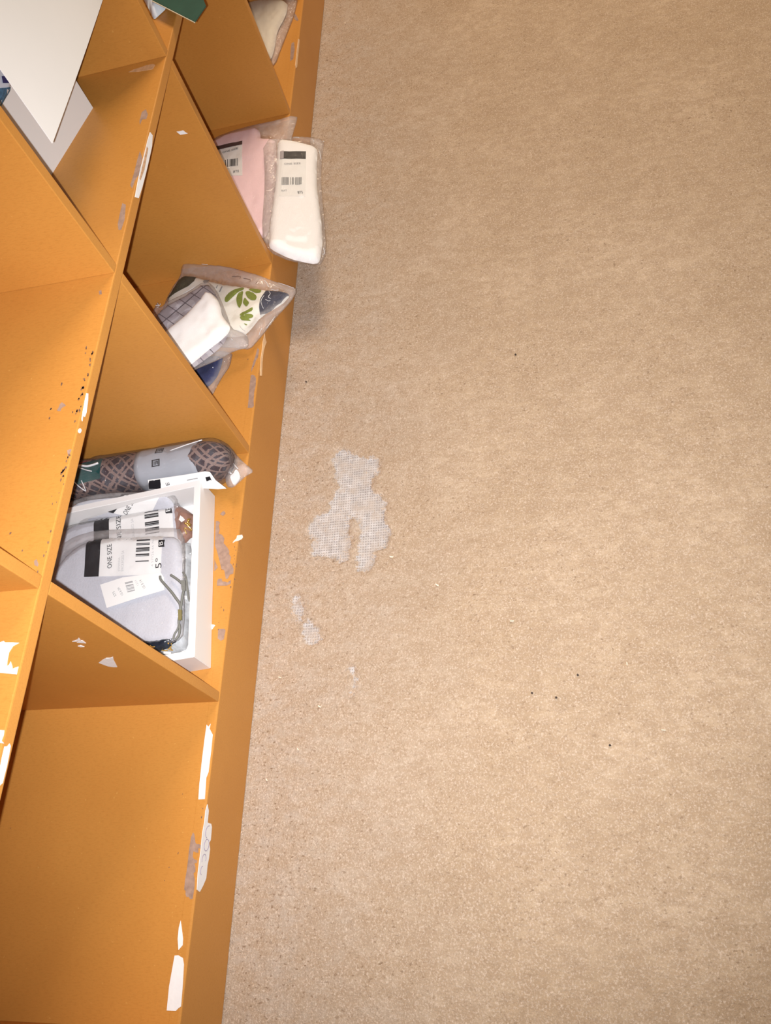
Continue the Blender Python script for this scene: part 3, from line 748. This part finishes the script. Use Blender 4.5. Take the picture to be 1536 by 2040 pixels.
bg_ = Pad(fr, fr.poly(k([(70, 545), (120, 450), (140, 520), (200, 460), (380, 378), (600, 238), (700, 330), (790, 540), (850, 720), (940, 745), (1010, 790), (1015, 900), (880, 930), (740, 1010), (500, 1112), (400, 1160), (220, 1000), (20, 720)])), .008, .014, -.0015, .0022, 80, 25, over=(grey,))
bg_.build('plastic_bag', FILM_THICK, T_, .005)

crease_glints(bg_, T_, k, [[(120, 470), (135, 500), (128, 530)], [(105, 500), (135, 492), (150, 470)], [(375, 385), (420, 372), (500, 320)], [(930, 690), (950, 720), (985, 745)],
                     [(900, 740), (960, 760), (1000, 790)], [(640, 900), (600, 950), (560, 985)], [(860, 850), (875, 862)]], .0004)
T_ = thing('sock_packet', (-.50, -.09, ZK), 'plain white sock with rounded toe lying on the grey checked sock packet', 'socks', 'packeted socks in the bottom row')
fr = Frame((0, -.08, ZK + .043), (0, .12, 1))
ws = Pad(fr, fr.poly(k([(215, 740), (320, 660), (405, 592), (480, 505), (545, 435), (585, 372), (615, 362), (650, 370), (712, 430), (742, 505), (755, 590), (835, 690), (828, 755), (740, 840), (640, 912), (540, 1000), (445, 1075), (330, 1150), (250, 1000), (130, 860)])), .010, .016, 0, .003, 38, 31, 2)
ws.build('sock', WKNIT, T_, .004)

# ================================================================== WHITE TRAY
TO = np.array([-.0396, -.0149]); TD = np.array([-.2703, -.0402]) - TO; TLEN = np.linalg.norm(TD); TD = TD / TLEN
TN = np.array([TD[1], -TD[0]])
if TN[1] > 0: TN = -TN
TDEP, TH, TW = .235, .043, .0085
T_ = thing('storage_tray', (*(TO + TD * TLEN / 2 + TN * TDEP / 2), ZK), 'open white box tray full of packets on the bottom board', 'tray')
def tpanel(name, a0, a1, b0, b1, z0, z1):
    V = []
    for z in (z0, z1):
        for a, b in ((a0, b0), (a1, b0), (a1, b1), (a0, b1)):
            p = TO + TD * a + TN * b; V.append((p[0], p[1], z))
    F = [(3, 2, 1, 0), (4, 5, 6, 7)] + [(i, (i + 1) % 4, (i + 1) % 4 + 4, i + 4) for i in range(4)]
    o = mesh_obj(name, V, F, WHITE_BOX, T_)
    bm = bmesh.new(); bm.from_mesh(o.data); bmesh.ops.recalc_face_normals(bm, faces=bm.faces[:])
    bmesh.ops.bevel(bm, geom=bm.edges[:], offset=.0004, segments=1, affect='EDGES'); bm.to_mesh(o.data); bm.free()
V = []
for z in (ZK, ZK + TH):
    for m in (0, 1):
        for a, b in ((TW * m, TW * m), (TLEN - TW * m, TW * m), (TLEN - TW * m, TDEP - TW * m), (TW * m, TDEP - TW * m)):
            p = TO + TD * a + TN * b; V.append((p[0], p[1], z))
F = []
for i in range(4):
    j = (i + 1) % 4
    F += [(i, j, j + 8, i + 8), (i + 4, i + 12, j + 12, j + 4), (i + 8, j + 8, j + 12, i + 12), (i, i + 4, j + 4, j)]
o = mesh_obj('tray_wall', V, F, WHITE_BOX, T_)
bm = bmesh.new(); bm.from_mesh(o.data); bmesh.ops.recalc_face_normals(bm, faces=bm.faces[:])
bmesh.ops.bevel(bm, geom=bm.edges[:], offset=.0006, segments=2, affect='EDGES'); bm.to_mesh(o.data); bm.free()
tpanel('tray_bottom', TW, TLEN - TW, TW, TDEP - TW, ZK, ZK + .003)

# --- grey one-size packets shingled in the tray
GREYKNIT = fabric('pale_grey_knit', (.56, .57, .63), .05, 500)
kz = lambda pts: crop(pts, 100, 960, 4.518)
def logo(quad, x0, y0, x1, y1, pad, par):
    """black swallow-tailed badge with a white letter, turned to read upwards"""
    pts = [(x0, y0), (x1 - .12 * (x1 - x0), y0), (x1, y0 + .0 * (y1 - y0)), (x1 - .1 * (x1 - x0), y0 + .5 * (y1 - y0)), (x1, y1), (x0 + .1 * (x1 - x0), y1), (x0, y1 - .1 * (y1 - y0))]
    o = pad.drape('logo_badge', [quad.q(*p) for p in pts], BLACK_INK, par, .0008)
    quad.text('logo_letter', 'B', (x0 + .75 * (x1 - x0), y0 + .75 * (y1 - y0)), (x0 + .75 * (x1 - x0), y0 + .25 * (y1 - y0)), (.0055), WHITE_CARD, o, .0013)
    return o
def clamp(fr, pts, m):
    """keep an outline inside the tray walls"""
    out = []
    for p in pts:
        q = fr.w(p)[:2] - TO
        a = min(max(q @ TD, TW + m), TLEN - TW - m); b = min(max(q @ TN, TW + m), TDEP - TW - m)
        x = TO + TD * a + TN * b
        d = np.array([x[0], x[1], fr.p0[2]]) - fr.p0
        out.append((d @ fr.e1, d @ fr.e2))
    return out
def size_packet(lab, z, fab, bag, lcorn, text, seed, full, film=FILM, lean=None):
    fr = lean or zplane(z)
    fab, bag = (fr.poly(fab), fr.poly(bag)) if lean else (clamp(fr, fr.poly(fab), .0035), clamp(fr, fr.poly(bag), .0015))
    pad = Pad(fr, fab, .003 if lean else .0065, .010, 0, .0006, 35, seed)
    c = pad.poly.mean(0); cw = fr.w(c)
    T = thing('sock_packet', (cw[0], cw[1], z), lab, 'socks', 'grey sock packets in the white tray')
    pad.build('folded_sock', GREYKNIT, T, .004)
    q = Quad(pad, lcorn)
    lb = pad.drape('label', q.rect(0, 0, 1, 1), WHITE_CARD, T, .0004)
    pad.drape('label_band', q.rect(0, 0, .195, 1), BLACK_INK, T, .0007)
    if full: 
        q.text('lettering', 'ONE SIZE', (.365, .79), (.345, .17), .0062, BLACK_INK, T)
        q.text('lettering', 'JOHANNA', (.48, .88), (.475, .52), .0036, PALE_INK, T)
        q.text('lettering', 'PACKAGED SA', (.525, .88), (.515, .35), .0036, PALE_INK, T)
        q.bars('barcode', .67, .10, .845, .86, 'y', seed, BLACK_INK, T, dens=.5)
        q.text('barcode_digits', '4 57126 44 78', (.905, .80), (.90, .12), .0028, PALE_INK, T)
        q.text('lettering', '5°', (1.01, .84), (1.01, .58), .0085, BLACK_INK, T)
        logo(q, .955, .14, 1.035, .32, pad, T)
    elif text == 'SIZE':
        q.text('lettering', 'ONE SIZE', (.36, .98), (.345, .14), .0062, BLACK_INK, T)
        q.text('lettering', 'PACKAGED SA', (.525, .90), (.51, .30), .0036, PALE_INK, T)
        q.bars('barcode', .655, .12, .83, .80, 'y', seed, BLACK_INK, T, dens=.5)
        logo(q, .92, .12, 1.0, .32, pad, T)
    else:
        q.text('lettering', 'ONE SIZE', (.50, .95), (.46, .12), .0062, BLACK_INK, T)
    bp = Pad(fr, bag, .004 if lean else .0078, .010, -.0012, .0008, 90, seed + 40, over=(pad,))
    bp.build('plastic_bag', film, T, .005)
    return pad, T
B3 = size_packet('grey sock packet in the tray with slanting label, mostly hidden, farthest of three', ZK + .0065,
            [(150, 1004), (180, 996), (245, 990), (330, 988), (345, 1000), (348, 1018), (340, 1026), (250, 1034), (150, 1040), (128, 1030)],
            [(130, 1006), (140, 1000), (182, 986), (242, 981), (330, 983), (352, 990), (356, 1020), (345, 1030), (250, 1039), (140, 1046), (115, 1035)],
            [(243, 984), (318, 990), (296, 1036), (212, 1016)], 'IZE', 3, False, lean=Frame((-.2595, -.1, ZK + .0395), (1.5, 0, 1)))
B2 = size_packet('grey sock packet in the tray, middle of three, its one size label half covered', ZK + .0165,
            [(112, 1098), (128, 1060), (148, 1040), (165, 1032), (250, 1017), (348, 1000), (356, 1030), (362, 1080), (360, 1160), (330, 1200), (200, 1200), (110, 1170), (85, 1140)],
            [(100, 1100), (115, 1050), (133, 1021), (215, 1014), (312, 994), (341, 990), (360, 990), (366, 1050), (370, 1110), (366, 1170), (335, 1208), (200, 1208), (100, 1180), (72, 1145)],
            [(192.5, 1027.5), (346, 1001), (352, 1082), (193, 1106)], 'SIZE', 17, False)
B1, T1 = size_packet('grey sock packet on top in the tray with full one size label and barcode', ZK + .0265,
            [(80, 1200), (95, 1172), (112, 1135), (135, 1105), (165, 1084), (200, 1074), (342, 1068), (357, 1076), (363, 1100), (364, 1200), (358, 1258), (349, 1277), (290, 1283), (200, 1262), (110, 1238)],
            [(68, 1200), (92, 1150), (106, 1118), (124, 1084), (150, 1068), (193, 1056), (339, 1051), (364, 1055), (368, 1120), (367, 1262), (352, 1279), (290, 1286), (195, 1266), (100, 1242)],
            [(178, 1078.4), (329, 1069.5), (325, 1149), (173.7, 1153.7)], '', 29, True)

# --- price tag with cord lying on the top packet
k = lambda pts: crop(pts, 180, 1130, 5.908)
ZTAG = ZK + .0265 + .0112
fr = zplane(ZTAG)
T_ = thing('price_tag', tuple(fr.w(fr.px(265, 1178))), 'white price tag on a grey cord lying across the top grey sock packet', 'tag')
tagpad = Pad(fr, fr.poly(k([(118, 207), (380, 122), (830, 62), (868, 120), (874, 268), (560, 360), (195, 480)])), .0005, .002, 0, smooth=0)
slab('tag_card', fr, fr.poly(k([(118, 207), (380, 122), (830, 62), (868, 120), (874, 268), (560, 360), (195, 480)])), .0005, WHITE_CARD, T_)
q = Quad(tagpad, k([(118, 207), (820, 64), (872, 268), (195, 480)]))
q.bars('barcode', .405, .14, .535, .62, 'y', 12, GREY_INK, T_, .0004, .7)
q.text('lettering', 'US & SM', (.33, .66), (.30, .28), .0030, GREY_INK, T_, .0004)
q.text('lettering', 'STS', (.215, .62), (.20, .40), .0030, GREY_INK, T_, .0004)
q.text('lettering', '1234', (.62, .40), (.60, .12), .0026, PALE_INK, T_, .0004)
q.text('lettering', 'US 8 14', (.715, .62), (.68, .16), .0032, GREY_INK, T_, .0004)
CORD = simple('grey_cord', (.20, .205, .19), .7, .3, 0, .15, 900)
fc = zplane(ZTAG + .0022)
P3 = lambda pts: smooth_path([fc.w(fc.px(*p)) for p in pts], 5)
tube('cord', P3(k([(820, 105), (832, 150), (900, 230), (960, 300), (1010, 370), (1052, 430), (1062, 500)])), .0016, CORD, T_)
tube('cord', P3(k([(945, 92), (1010, 135), (1070, 185), (1105, 230), (1085, 330), (1070, 430), (1060, 520), (1040, 640), (1052, 720), (1040, 800), (1005, 850)])), .0015, CORD, T_)
tube('cord', P3(k([(1085, 60), (1120, 110), (1140, 230), (1150, 330), (1165, 400)])), .0009, CORD, T_)
tube('cord', P3(k([(1050, 620), (1030, 720), (990, 790), (975, 850)])), .0012, CORD, T_)
BRASS = simple('dull_brass', (.45, .42, .20), .4, .5, .6)
slab('clip', fc, fc.poly(k([(1040, 505), (1082, 508), (1080, 625), (1045, 628)])), .0022, BRASS, T_, 'small brass clip')
slab('clip', fc, fc.poly(k([(1072, 160), (1120, 158), (1128, 280), (1092, 290), (1080, 260)])), .0018, CORD, T_, 'grey cord clip')

# --- brown packet with gold chain
k = lambda pts: crop(pts, 340, 980, 15.36)
fr = zplane(ZK + .010)
T_ = thing('jewellery_packet', tuple(fr.w(fr.px(374, 1050))), 'copper brown pouch with a gold chain, tucked against the tray front', 'pouch')
br = Pad(fr, clamp(fr, fr.poly(k([(150, 400), (300, 440), (500, 560), (728, 720), (712, 1100), (700, 1385), (600, 1425), (480, 1560), (385, 1650), (200, 1600), (100, 1000)])), .0015), .012, .010, 0, .003, 110, 41)
br.build('pouch', simple('copper_brown_satin', (.30, .165, .125), .4, .4, 0, .2, 120), T_, .003)
GOLD = simple('gold_chain', (.95, .66, .22), .25, .5, .9)
gp_ = lambda pts, pad, dz: [pad.w3(np.array([pad.f.px(*p)]), dz)[0] for p in pts]
tube('chain', smooth_path(gp_(k([(690, 920), (640, 960), (665, 1010), (625, 1050), (690, 1090), (640, 1130), (560, 1080)]), br, .0018), 4), .0011, GOLD, T_)
tube('chain', smooth_path(gp_(k([(600, 1120), (680, 1180), (690, 1250), (560, 1240), (590, 1390)]), br, .0015), 4), .0008, GOLD, T_)
slab('paper_ticket', zplane(ZK + .0238), zplane(ZK + .0238).poly(k([(300, 720), (380, 780), (436, 850), (400, 890), (330, 925), (250, 850)])), .0004, WHITE_CARD, T_, 'small white paper ticket')

# --- crumpled clear packet along the tray front
fr = zplane(ZK + .0045)
k = lambda pts: crop(pts, 280, 1180, 12.8)
T_ = thing('clear_packet', tuple(fr.w(fr.px(370, 1200))), 'crumpled empty clear plastic packet along the tray front wall', 'packet')
cp = Pad(fr, clamp(fr, fr.poly([(352, 1092), (372, 1084), (382, 1082), (381, 1150), (379, 1230), (376, 1292), (352, 1302), (322, 1306), (318, 1290), (345, 1270), (356, 1200), (352, 1130)]), .0012), .013, .009, 0, .006, 130, 51)
cp.build('plastic_bag', film_mat('crumpled_film', .55, .5, (.66, .69, .73)), T_, .0025)
GLINT = simple('white_film_glint', (.86, .87, .9), .4, .5)  # white glints on the crumpled film, painted as small pale patches
for pts in ([(372, 1112), (376, 1109), (378, 1118), (373, 1130), (370, 1128)], [(364, 1216), (374, 1214), (376, 1219), (373, 1218), (366, 1219)], [(374, 1193), (378, 1192), (378, 1199), (375, 1200)]):
    cp.drape('film_glint', fr.poly(pts), GLINT, T_, .0012, .004)

# --- dark glossy packet with gold beads near the divider
fr = zplane(ZK + .022)
T_ = thing('bead_packet', tuple(fr.w(fr.px(320, 1285))), 'dark glossy pouch with gold beads beside the near end of the tray', 'pouch')
dk = Pad(fr, clamp(fr, fr.poly(k([(-60, 1240), (80, 1255), (450, 1190), (820, 1150), (920, 1150), (930, 1260), (800, 1330), (720, 1430), (560, 1470), (490, 1520), (400, 1500), (150, 1380)])), .001), .0085, .008, 0, .0035, 140, 61)
dk.build('pouch', simple('dark_glossy_plastic', (.014, .022, .035), .18, .7, 0, .5, 60, .002, 90), T_, .0025)
bm = bmesh.new()
def gb(u, v, r):
    p = dk.w3(np.array([fr.px(280 + u / 12.8, 1180 + v / 12.8)]), r * .5)[0] - origin_of(T_)
    bmesh.ops.create_icosphere(bm, subdivisions=1, radius=r, matrix=Matrix.Translation(Vector(p)))
for u, v in ((310, 1410), (345, 1425), (375, 1440), (415, 1440), (560, 1480), (600, 1490), (640, 1490), (680, 1485), (720, 1450), (740, 1430), (765, 1400), (780, 1440), (760, 1340), (805, 1330), (790, 1380), (810, 1480), (770, 1470)):
    gb(u, v, .0011)
me = bpy.data.meshes.new('gold_beads'); bm.to_mesh(me); bm.free(); me.materials.append(GOLD)
o = link(bpy.data.objects.new('gold_beads', me), T_)
f2 = zplane(ZK + .017)
slab('paper_ticket', f2, f2.poly(k([(590, 1510), (780, 1520), (785, 1580), (595, 1570)])), .0006, WHITE_CARD, T_, 'small white ticket')

# ================================================================== SCARF ROLL
SC0, SC1 = np.array([-.2935, -.250]), np.array([-.3035, -.030])     # axis ends (x, y)
RX, RZ = .0255, .0285
def plaid():
    m, nt, b = nodes('brown_plaid_weave')
    uv = N(nt, 'ShaderNodeUVMap'); uv.uv_map = 'UVMap'
    sep = N(nt, 'ShaderNodeSeparateXYZ'); L(nt, uv.outputs[0], sep.inputs[0])
    wob = math_(nt, 'MULTIPLY', math_(nt, 'SUBTRACT', noise(nt, coord(nt), 120, 3), .5), .006)
    u = math_(nt, 'ADD', sep.outputs[0], wob); v = math_(nt, 'SUBTRACT', sep.outputs[1], wob)
    c = mixc(nt, ramp(nt, noise(nt, coord(nt), 90, 3), [(.4, (0, 0, 0)), (.6, (1, 1, 1))]), (.036, .018, .026), (.062, .058, .075))
    def lines(op, k, wd, ph):
        d = math_(nt, 'FRACT', math_(nt, 'ADD', math_(nt, 'MULTIPLY', math_(nt, op, u, v), k), ph))
        a = math_(nt, 'LESS_THAN', d, wd)
        e = math_(nt, 'LESS_THAN', math_(nt, 'ABSOLUTE', math_(nt, 'SUBTRACT', d, wd * 2.2)), wd * .4)
        g = math_(nt, 'LESS_THAN', math_(nt, 'ABSOLUTE', math_(nt, 'SUBTRACT', d, .72)), wd * .3)
        return math_(nt, 'MAXIMUM', a, math_(nt, 'MAXIMUM', e, g))
    ln = math_(nt, 'MAXIMUM', lines('ADD', 24, .13, .1), lines('SUBTRACT', 24, .13, .4))
    thr = ramp(nt, noise(nt, coord(nt), 900, 2), [(.3, (.55,) * 3), (.6, (1,) * 3)])
    L(nt, mixc(nt, math_(nt, 'MULTIPLY', ln, thr), c, (.27, .185, .165)), b.inputs['Base Color'])
    b.inputs['Roughness'].default_value = .9; b.inputs['Specular IOR Level'].default_value = .2
    bump(nt, b, noise(nt, coord(nt), 700, 2), .6, .0015)
    return m
def roll(name, s0, s1, grow, mat, parent, nu=40, nv=36, a0=0, a1=2 * math.pi, taper0=0, taper1=0, wob=0, seed=0, thick_end=True, label=None):
    V, F, UV = [], [], []
    ax = SC1 - SC0; ln = np.linalg.norm(ax); ax = ax / ln; nn = np.array([ax[1], -ax[0]])
    if nn[0] < 0: nn = -nn                                # towards +X (the tray)
    closed = abs(a1 - a0 - 2 * math.pi) < 1e-6
    cols = nv if closed else nv + 1
    for i in range(nu + 1):
        t = s0 + (s1 - s0) * i / nu
        for j in range(cols):
            a = a0 + (a1 - a0) * j / nv
            r0 = 1.0
            e = max(0.0, (t - (s1 - taper1)) / taper1) if taper1 else 0
            e0 = max(0.0, (taper0 - t) / taper0) if taper0 else 0
            r0 *= math.sqrt(max(.0, 1 - (e * .92) ** 2)) * math.sqrt(max(.0, 1 - (e0 * .92) ** 2))
            rr = 1 + (wob * (float(vnoise(np.array(t * 14.), np.array(a * 2.2), seed)) - .5) if wob else 0)
            ca, sa = math.cos(a), math.sin(a)
            ca = math.copysign(abs(ca) ** .85, ca); sa = math.copysign(abs(sa) ** .85, sa)
            p = SC0 + ax * ln * t + nn * (RX + grow) * ca * r0 * rr
            z = ZK + RZ + .0012 + (RZ + grow) * sa * r0 * rr
            V.append((p[0], p[1], max(z, ZK + .0002))); UV.append((t * ln, a * .027))
    for i in range(nu):
        for j in range(nv):
            j2 = (j + 1) % cols
            F.append((i * cols + j, (i + 1) * cols + j, (i + 1) * cols + j2, i * cols + j2))
    if closed:
        F.append(tuple(range(cols))); F.append(tuple(nu * cols + j for j in range(cols - 1, -1, -1)))
    o = mesh_obj(name, V, F, mat, parent, True, label)
    ul = o.data.uv_layers.new(name='UVMap')
    for p in o.data.polygons:
        for li in p.loop_indices: ul.data[li].uv = UV[o.data.loops[li].vertex_index]
    bm = bmesh.new(); bm.from_mesh(o.data); bmesh.ops.recalc_face_normals(bm, faces=bm.faces[:]); bm.to_mesh(o.data); bm.free()
    return o
T_ = thing('scarf_roll', (-.299, -.14, ZK), 'rolled brown plaid scarf with grey paper band in clear plastic behind the white tray', 'scarf')
roll('scarf', 0, 1.10, 0, plaid(), T_, 40, 36, taper0=.08, taper1=.16, wob=.08, seed=3)
band = roll('paper_band', .55, .93, .0008, simple('grey_paper_band', (.36, .38, .43), .6, .3, 0, .03, 60), T_, 12, 36, wob=0, label='grey printed paper band')
def on_roll(t, a, g):
    ax = SC1 - SC0; ln = np.linalg.norm(ax); ax = ax / ln; nn = np.array([ax[1], -ax[0]]); nn = nn if nn[0] > 0 else -nn
    ca, sa = math.cos(a), math.sin(a)
    ca = math.copysign(abs(ca) ** .85, ca); sa = math.copysign(abs(sa) ** .85, sa)
    p = SC0 + ax * ln * t + nn * (RX + g) * ca
    return np.array([p[0], p[1], ZK + RZ + .0012 + (RZ + g) * sa])
V, F = [], []
def rq(t0, t1, a0, a1, g=.0013):
    k = len(V); V.extend([on_roll(t0, a0, g), on_roll(t1, a0, g), on_roll(t1, a1, g), on_roll(t0, a1, g)]); F.append((k, k + 1, k + 2, k + 3))
for (dx, aa) in ((0, 1.32), (.012, 1.92)):     # two small square emblems on the band
    t0, t1 = .665 + dx, .715 + dx; h = .17
    rq(t0, t1, aa - h, aa - h + .05); rq(t0, t1, aa + h - .05, aa + h); rq(t0, t0 + .008, aa - h, aa + h); rq(t1 - .008, t1, aa - h, aa + h)
    rq(t0 + .014, t0 + .019, aa - .08, aa + .09); rq(t0 + .024, t0 + .040, aa + .05, aa + .09); rq(t0 + .024, t0 + .040, aa - .02, aa + .015); rq(t0 + .024, t0 + .029, aa - .09, aa + .09); rq(t0 + .036, t0 + .041, aa - .09, aa + .09)
mesh_obj('emblem', V, F, BLACK_INK, band)
V, F = [], []
n = 8
for g in (.0012, .0017):
    for i in range(n + 1):
        a = 1.0 + (2.0 - 1.0) * i / n
        V.append(on_roll(.06, a - .22, g)); V.append(on_roll(.335, a, g))
m_ = 2 * (n + 1)
for i in range(n):
    F.append((2 * i, 2 * i + 1, 2 * i + 3, 2 * i + 2)); F.append((m_ + 2 * i, m_ + 2 * i + 2, m_ + 2 * i + 3, m_ + 2 * i + 1))
mesh_obj('green_label', V, F, simple('dark_green_label', (.018, .075, .075), .45, .4, 0, .2, 60), T_, label='dark green label')
V, F = [], []
for i in range(7):
    t = .04 + .22 * i / 6; a = 1.55 + .42 * i / 6
    V.append(on_roll(t, a, .0022)); V.append(on_roll(t, a + .10, .0022))
for i in range(6): F.append((2 * i, 2 * i + 1, 2 * i + 3, 2 * i + 2))
mesh_obj('red_stripe', V, F, simple('dull_red_stripe', (.22, .06, .055), .6), T_, label='dull red stripe')
WRAP = film_mat('crinkled_wrap', .035, .35)
roll('plastic_bag', -.02, 1.11, .0028, WRAP, T_, 46, 44, taper1=.14, wob=.09, seed=8)
# crinkled tail of the wrapper past the roll end
fr = zplane(ZK + .014)
tail = Pad(fr, fr.poly([(428, 880), (440, 872), (452, 880), (470, 905), (486, 922), (507, 939), (488, 950), (478, 960), (464, 972), (452, 970), (446, 940)]), .010, .012, 0, .008, 120, 71)
tail.build('plastic_tail', FILM_THICK, T_, .0025)
def fold(pts, r):
    tube('fold_glint', smooth_path(pts, 4), r, GL, T_, 4)  # highlight along wrapper folds, modelled as a pale tube
fold([on_roll(.15, 1.58, .004), on_roll(.20, 1.66, .005), on_roll(.26, 1.60, .004), on_roll(.325, 1.66, .004)], .0017)
fold([on_roll(.20, 1.60, .004), on_roll(.25, 1.48, .004), on_roll(.29, 1.38, .004)], .0008)
fold([on_roll(.15, 1.58, .004), on_roll(.16, 1.2, .004), on_roll(.195, .8, .004), on_roll(.225, .5, .004)], .0007)
fold([on_roll(.22, 1.05, .004), on_roll(.228, .75, .004), on_roll(.226, .5, .004)], .0006)
fold([on_roll(.78, 1.70, .0035), on_roll(.87, 1.85, .004), on_roll(.97, 2.05, .004)], .0008)
fr = zplane(ZK + .024)
fold([fr.w(fr.px(*p)) for p in ((458, 915), (466, 925), (474, 934))], .0006)
fold([fr.w(fr.px(*p)) for p in ((450, 930), (456, 938), (461, 944), (454, 940))], .0007)
fr = zplane(ZK + .022)
slab('fold_glint', fr, rounded(fr.poly([(459, 950), (466, 945), (471, 936), (476, 940), (480, 952), (474, 961), (467, 968), (463, 962)]), 1), .002, GL, T_, 'bright highlight on crumpled folds of film')
# swing tag between scarf and tray
zt = ZK + TH + .0065
frt = Frame((-.282, -.05, ZK + .0552), (1.15, 0, 1))
k = lambda pts: crop(pts, 130, 860, 3.938)
tg = Pad(frt, frt.poly(k([(650, 378), (745, 365), (950, 335), (1095, 310), (1135, 315), (1180, 380), (1265, 445), (1200, 450), (1125, 446), (1000, 436), (800, 448), (656, 452)])), .0006, .002, 0, smooth=0)
slab('swing_tag', frt, tg.poly, .0006, WHITE_CARD, T_, 'white swing tag with black end')
tg.drape('tag_band', frt.poly(k([(650, 378), (745, 365), (751, 410), (751, 448), (657, 450)])), BLACK_INK, T_, .0004)
q = Quad(tg, k([(650, 378), (1130, 310), (1200, 440), (662, 470)]))
q.text('lettering', 'E', (.33, .56), (.325, .36), .005, BLACK_INK, T_, .0006)
tg.drape('staple', frt.poly(k([(957, 376), (1040, 360), (1042, 366), (959, 382)])), GREY_INK, T_, .0006)
tg.drape('logo_badge', frt.poly(k([(1102, 356), (1136, 348), (1150, 380), (1140, 376), (1112, 388)])), BLACK_INK, T_, .0006)

# ================================================================== ROW ABOVE: white sheets, blue packet, pale blue packet, green card
T_ = thing('white_card', (-.48, -.118, ZT), 'grey white card standing upright in the upper cubby behind the white sheet', 'card')
a, b = np.array([-.601, -.082]), np.array([-.352, -.152])
d = (b - a) / np.linalg.norm(b - a); nn = np.array([-d[1], d[0]]); nn = nn if nn[1] > 0 else -nn
V = []
for z in (ZT, ZT + .26):
    for p in (a, b, b - nn * .0025, a - nn * .0025): V.append((*p, z))
mesh_obj('card', V, [(0, 3, 2, 1), (4, 5, 6, 7), (0, 1, 5, 4), (1, 2, 6, 5), (2, 3, 7, 6), (3, 0, 4, 7)], simple('grey_white_card', (.72, .70, .69), .6, .2), T_)

T_ = thing('white_sheet', (-.52, -.02, ZB2), 'large white sheet hanging in front of the upper cubby at the top left', 'sheet')
V, F = [], []
nx_, nz_ = 16, 12
for side in (0, -.0008):
    for i in range(nx_ + 1):
        x = -.4005 - (.2615) * i / nx_
        zb = .5319 - .0059 * i / nx_
        for j in range(nz_ + 1):
            z = zb + (ZB2 - .0003 - zb) * j / nz_
            y = -.020 + .0012 * math.sin(i / nx_ * 3.0) * (1 - j / nz_) + side
            V.append((x, y, z))
W_ = nz_ + 1; off = (nx_ + 1) * W_
for i in range(nx_):
    for j in range(nz_):
        q_ = (i * W_ + j, (i + 1) * W_ + j, (i + 1) * W_ + j + 1, i * W_ + j + 1)
        F.append(q_); F.append(tuple(v + off for v in q_[::-1]))
for i in range(nx_):
    F.append((i * W_, i * W_ + off, (i + 1) * W_ + off, (i + 1) * W_)); F.append((i * W_ + nz_, (i + 1) * W_ + nz_, (i + 1) * W_ + nz_ + off, i * W_ + nz_ + off))
for j in range(nz_):
    F.append((j, j + 1, j + 1 + off, j + off)); F.append((nx_ * W_ + j, nx_ * W_ + j + off, nx_ * W_ + j + 1 + off, nx_ * W_ + j + 1))
mesh_obj('sheet', V, F, WHITE_SHEET, T_, False)

# small blue packet leaning in front of the card, cut by the left edge
yb = -.095
fr = Frame((0, yb, ZT), (0, 1, .12))
T_ = thing('sock_packet', (-.44, yb - .01, ZT), 'white and blue packet in the upper cubby at the far left, beside the card', 'socks')
bp_ = Pad(fr, fr.poly([(-40, 120), (0, 132), (12, 155), (18, 172), (16, 184), (4, 203), (-6, 222), (-60, 250), (-80, 180)]), .008, .008, 0, .001, 60, 77)
bp_.build('sock', simple('pale_blue_wrapper', (.62, .68, .80), .4, .4), T_, .004)
bp_.drape('blue_band', fr.poly([(-60, 186), (0, 180), (10, 178), (15, 182), (3, 201), (-6, 216), (-60, 240)]), simple('steel_blue_knit', (.07, .15, .25), .8, .2, 0, .3, 300), T_, .0006)
bp_.drape('logo_badge', fr.poly([(-10, 157), (4, 157), (7, 161), (6, 171), (-8, 171)]), simple('navy_ink', (.03, .03, .13), .5), T_, .0008)

# pale blue packet on the shelf board above, green card sticking out over the front edge
k = lambda pts: crop(pts, 230, 0, 10.97)
fr = zplane(ZT + .001)
T_ = thing('sock_packet', (-.74, -.03, ZT), 'pale blue white packet under the green card at the top', 'socks')
pb = Pad(fr, fr.poly(k([(300, -800), (620, 0), (720, 180), (800, 350), (850, 430), (950, 340), (1100, 200), (1250, -50), (1500, -600), (1000, -1000)])), .010, .010, 0, .001, 40, 81)
pb.build('sock', simple('pale_blue_wrap', (.70, .78, .86), .5, .3, 0, .03, 60), T_, .005)
pb.drape('printed_mark', fr.poly(k([(780, 90), (880, 85), (870, 105), (800, 120)])), GREY_INK, T_, .0008)
fr = zplane(ZT + .0125)
T_ = thing('green_card', tuple(fr.w(fr.px(370, 15))), 'dark green card strip sticking out over the shelf edge at the top', 'card')
g = fr.poly([(304, 1.5), (300, -70), (372, -85), (411, 13), (389, 45)])
slab('card', fr, g, .0014, simple('dark_green_card', (.028, .085, .062), .5, .35, 0, .12, 25), T_)
e1, e2 = np.array(fr.px(300, 0)), np.array(fr.px(389, 45.6))
slab('card_edge', fr, fr.poly([(304, 2.2), (389, 45.6), (388.4, 46.4), (303, 3.2)]), .0009, simple('cream_card_core', (.70, .66, .50), .7), T_, 'cream cut edge')
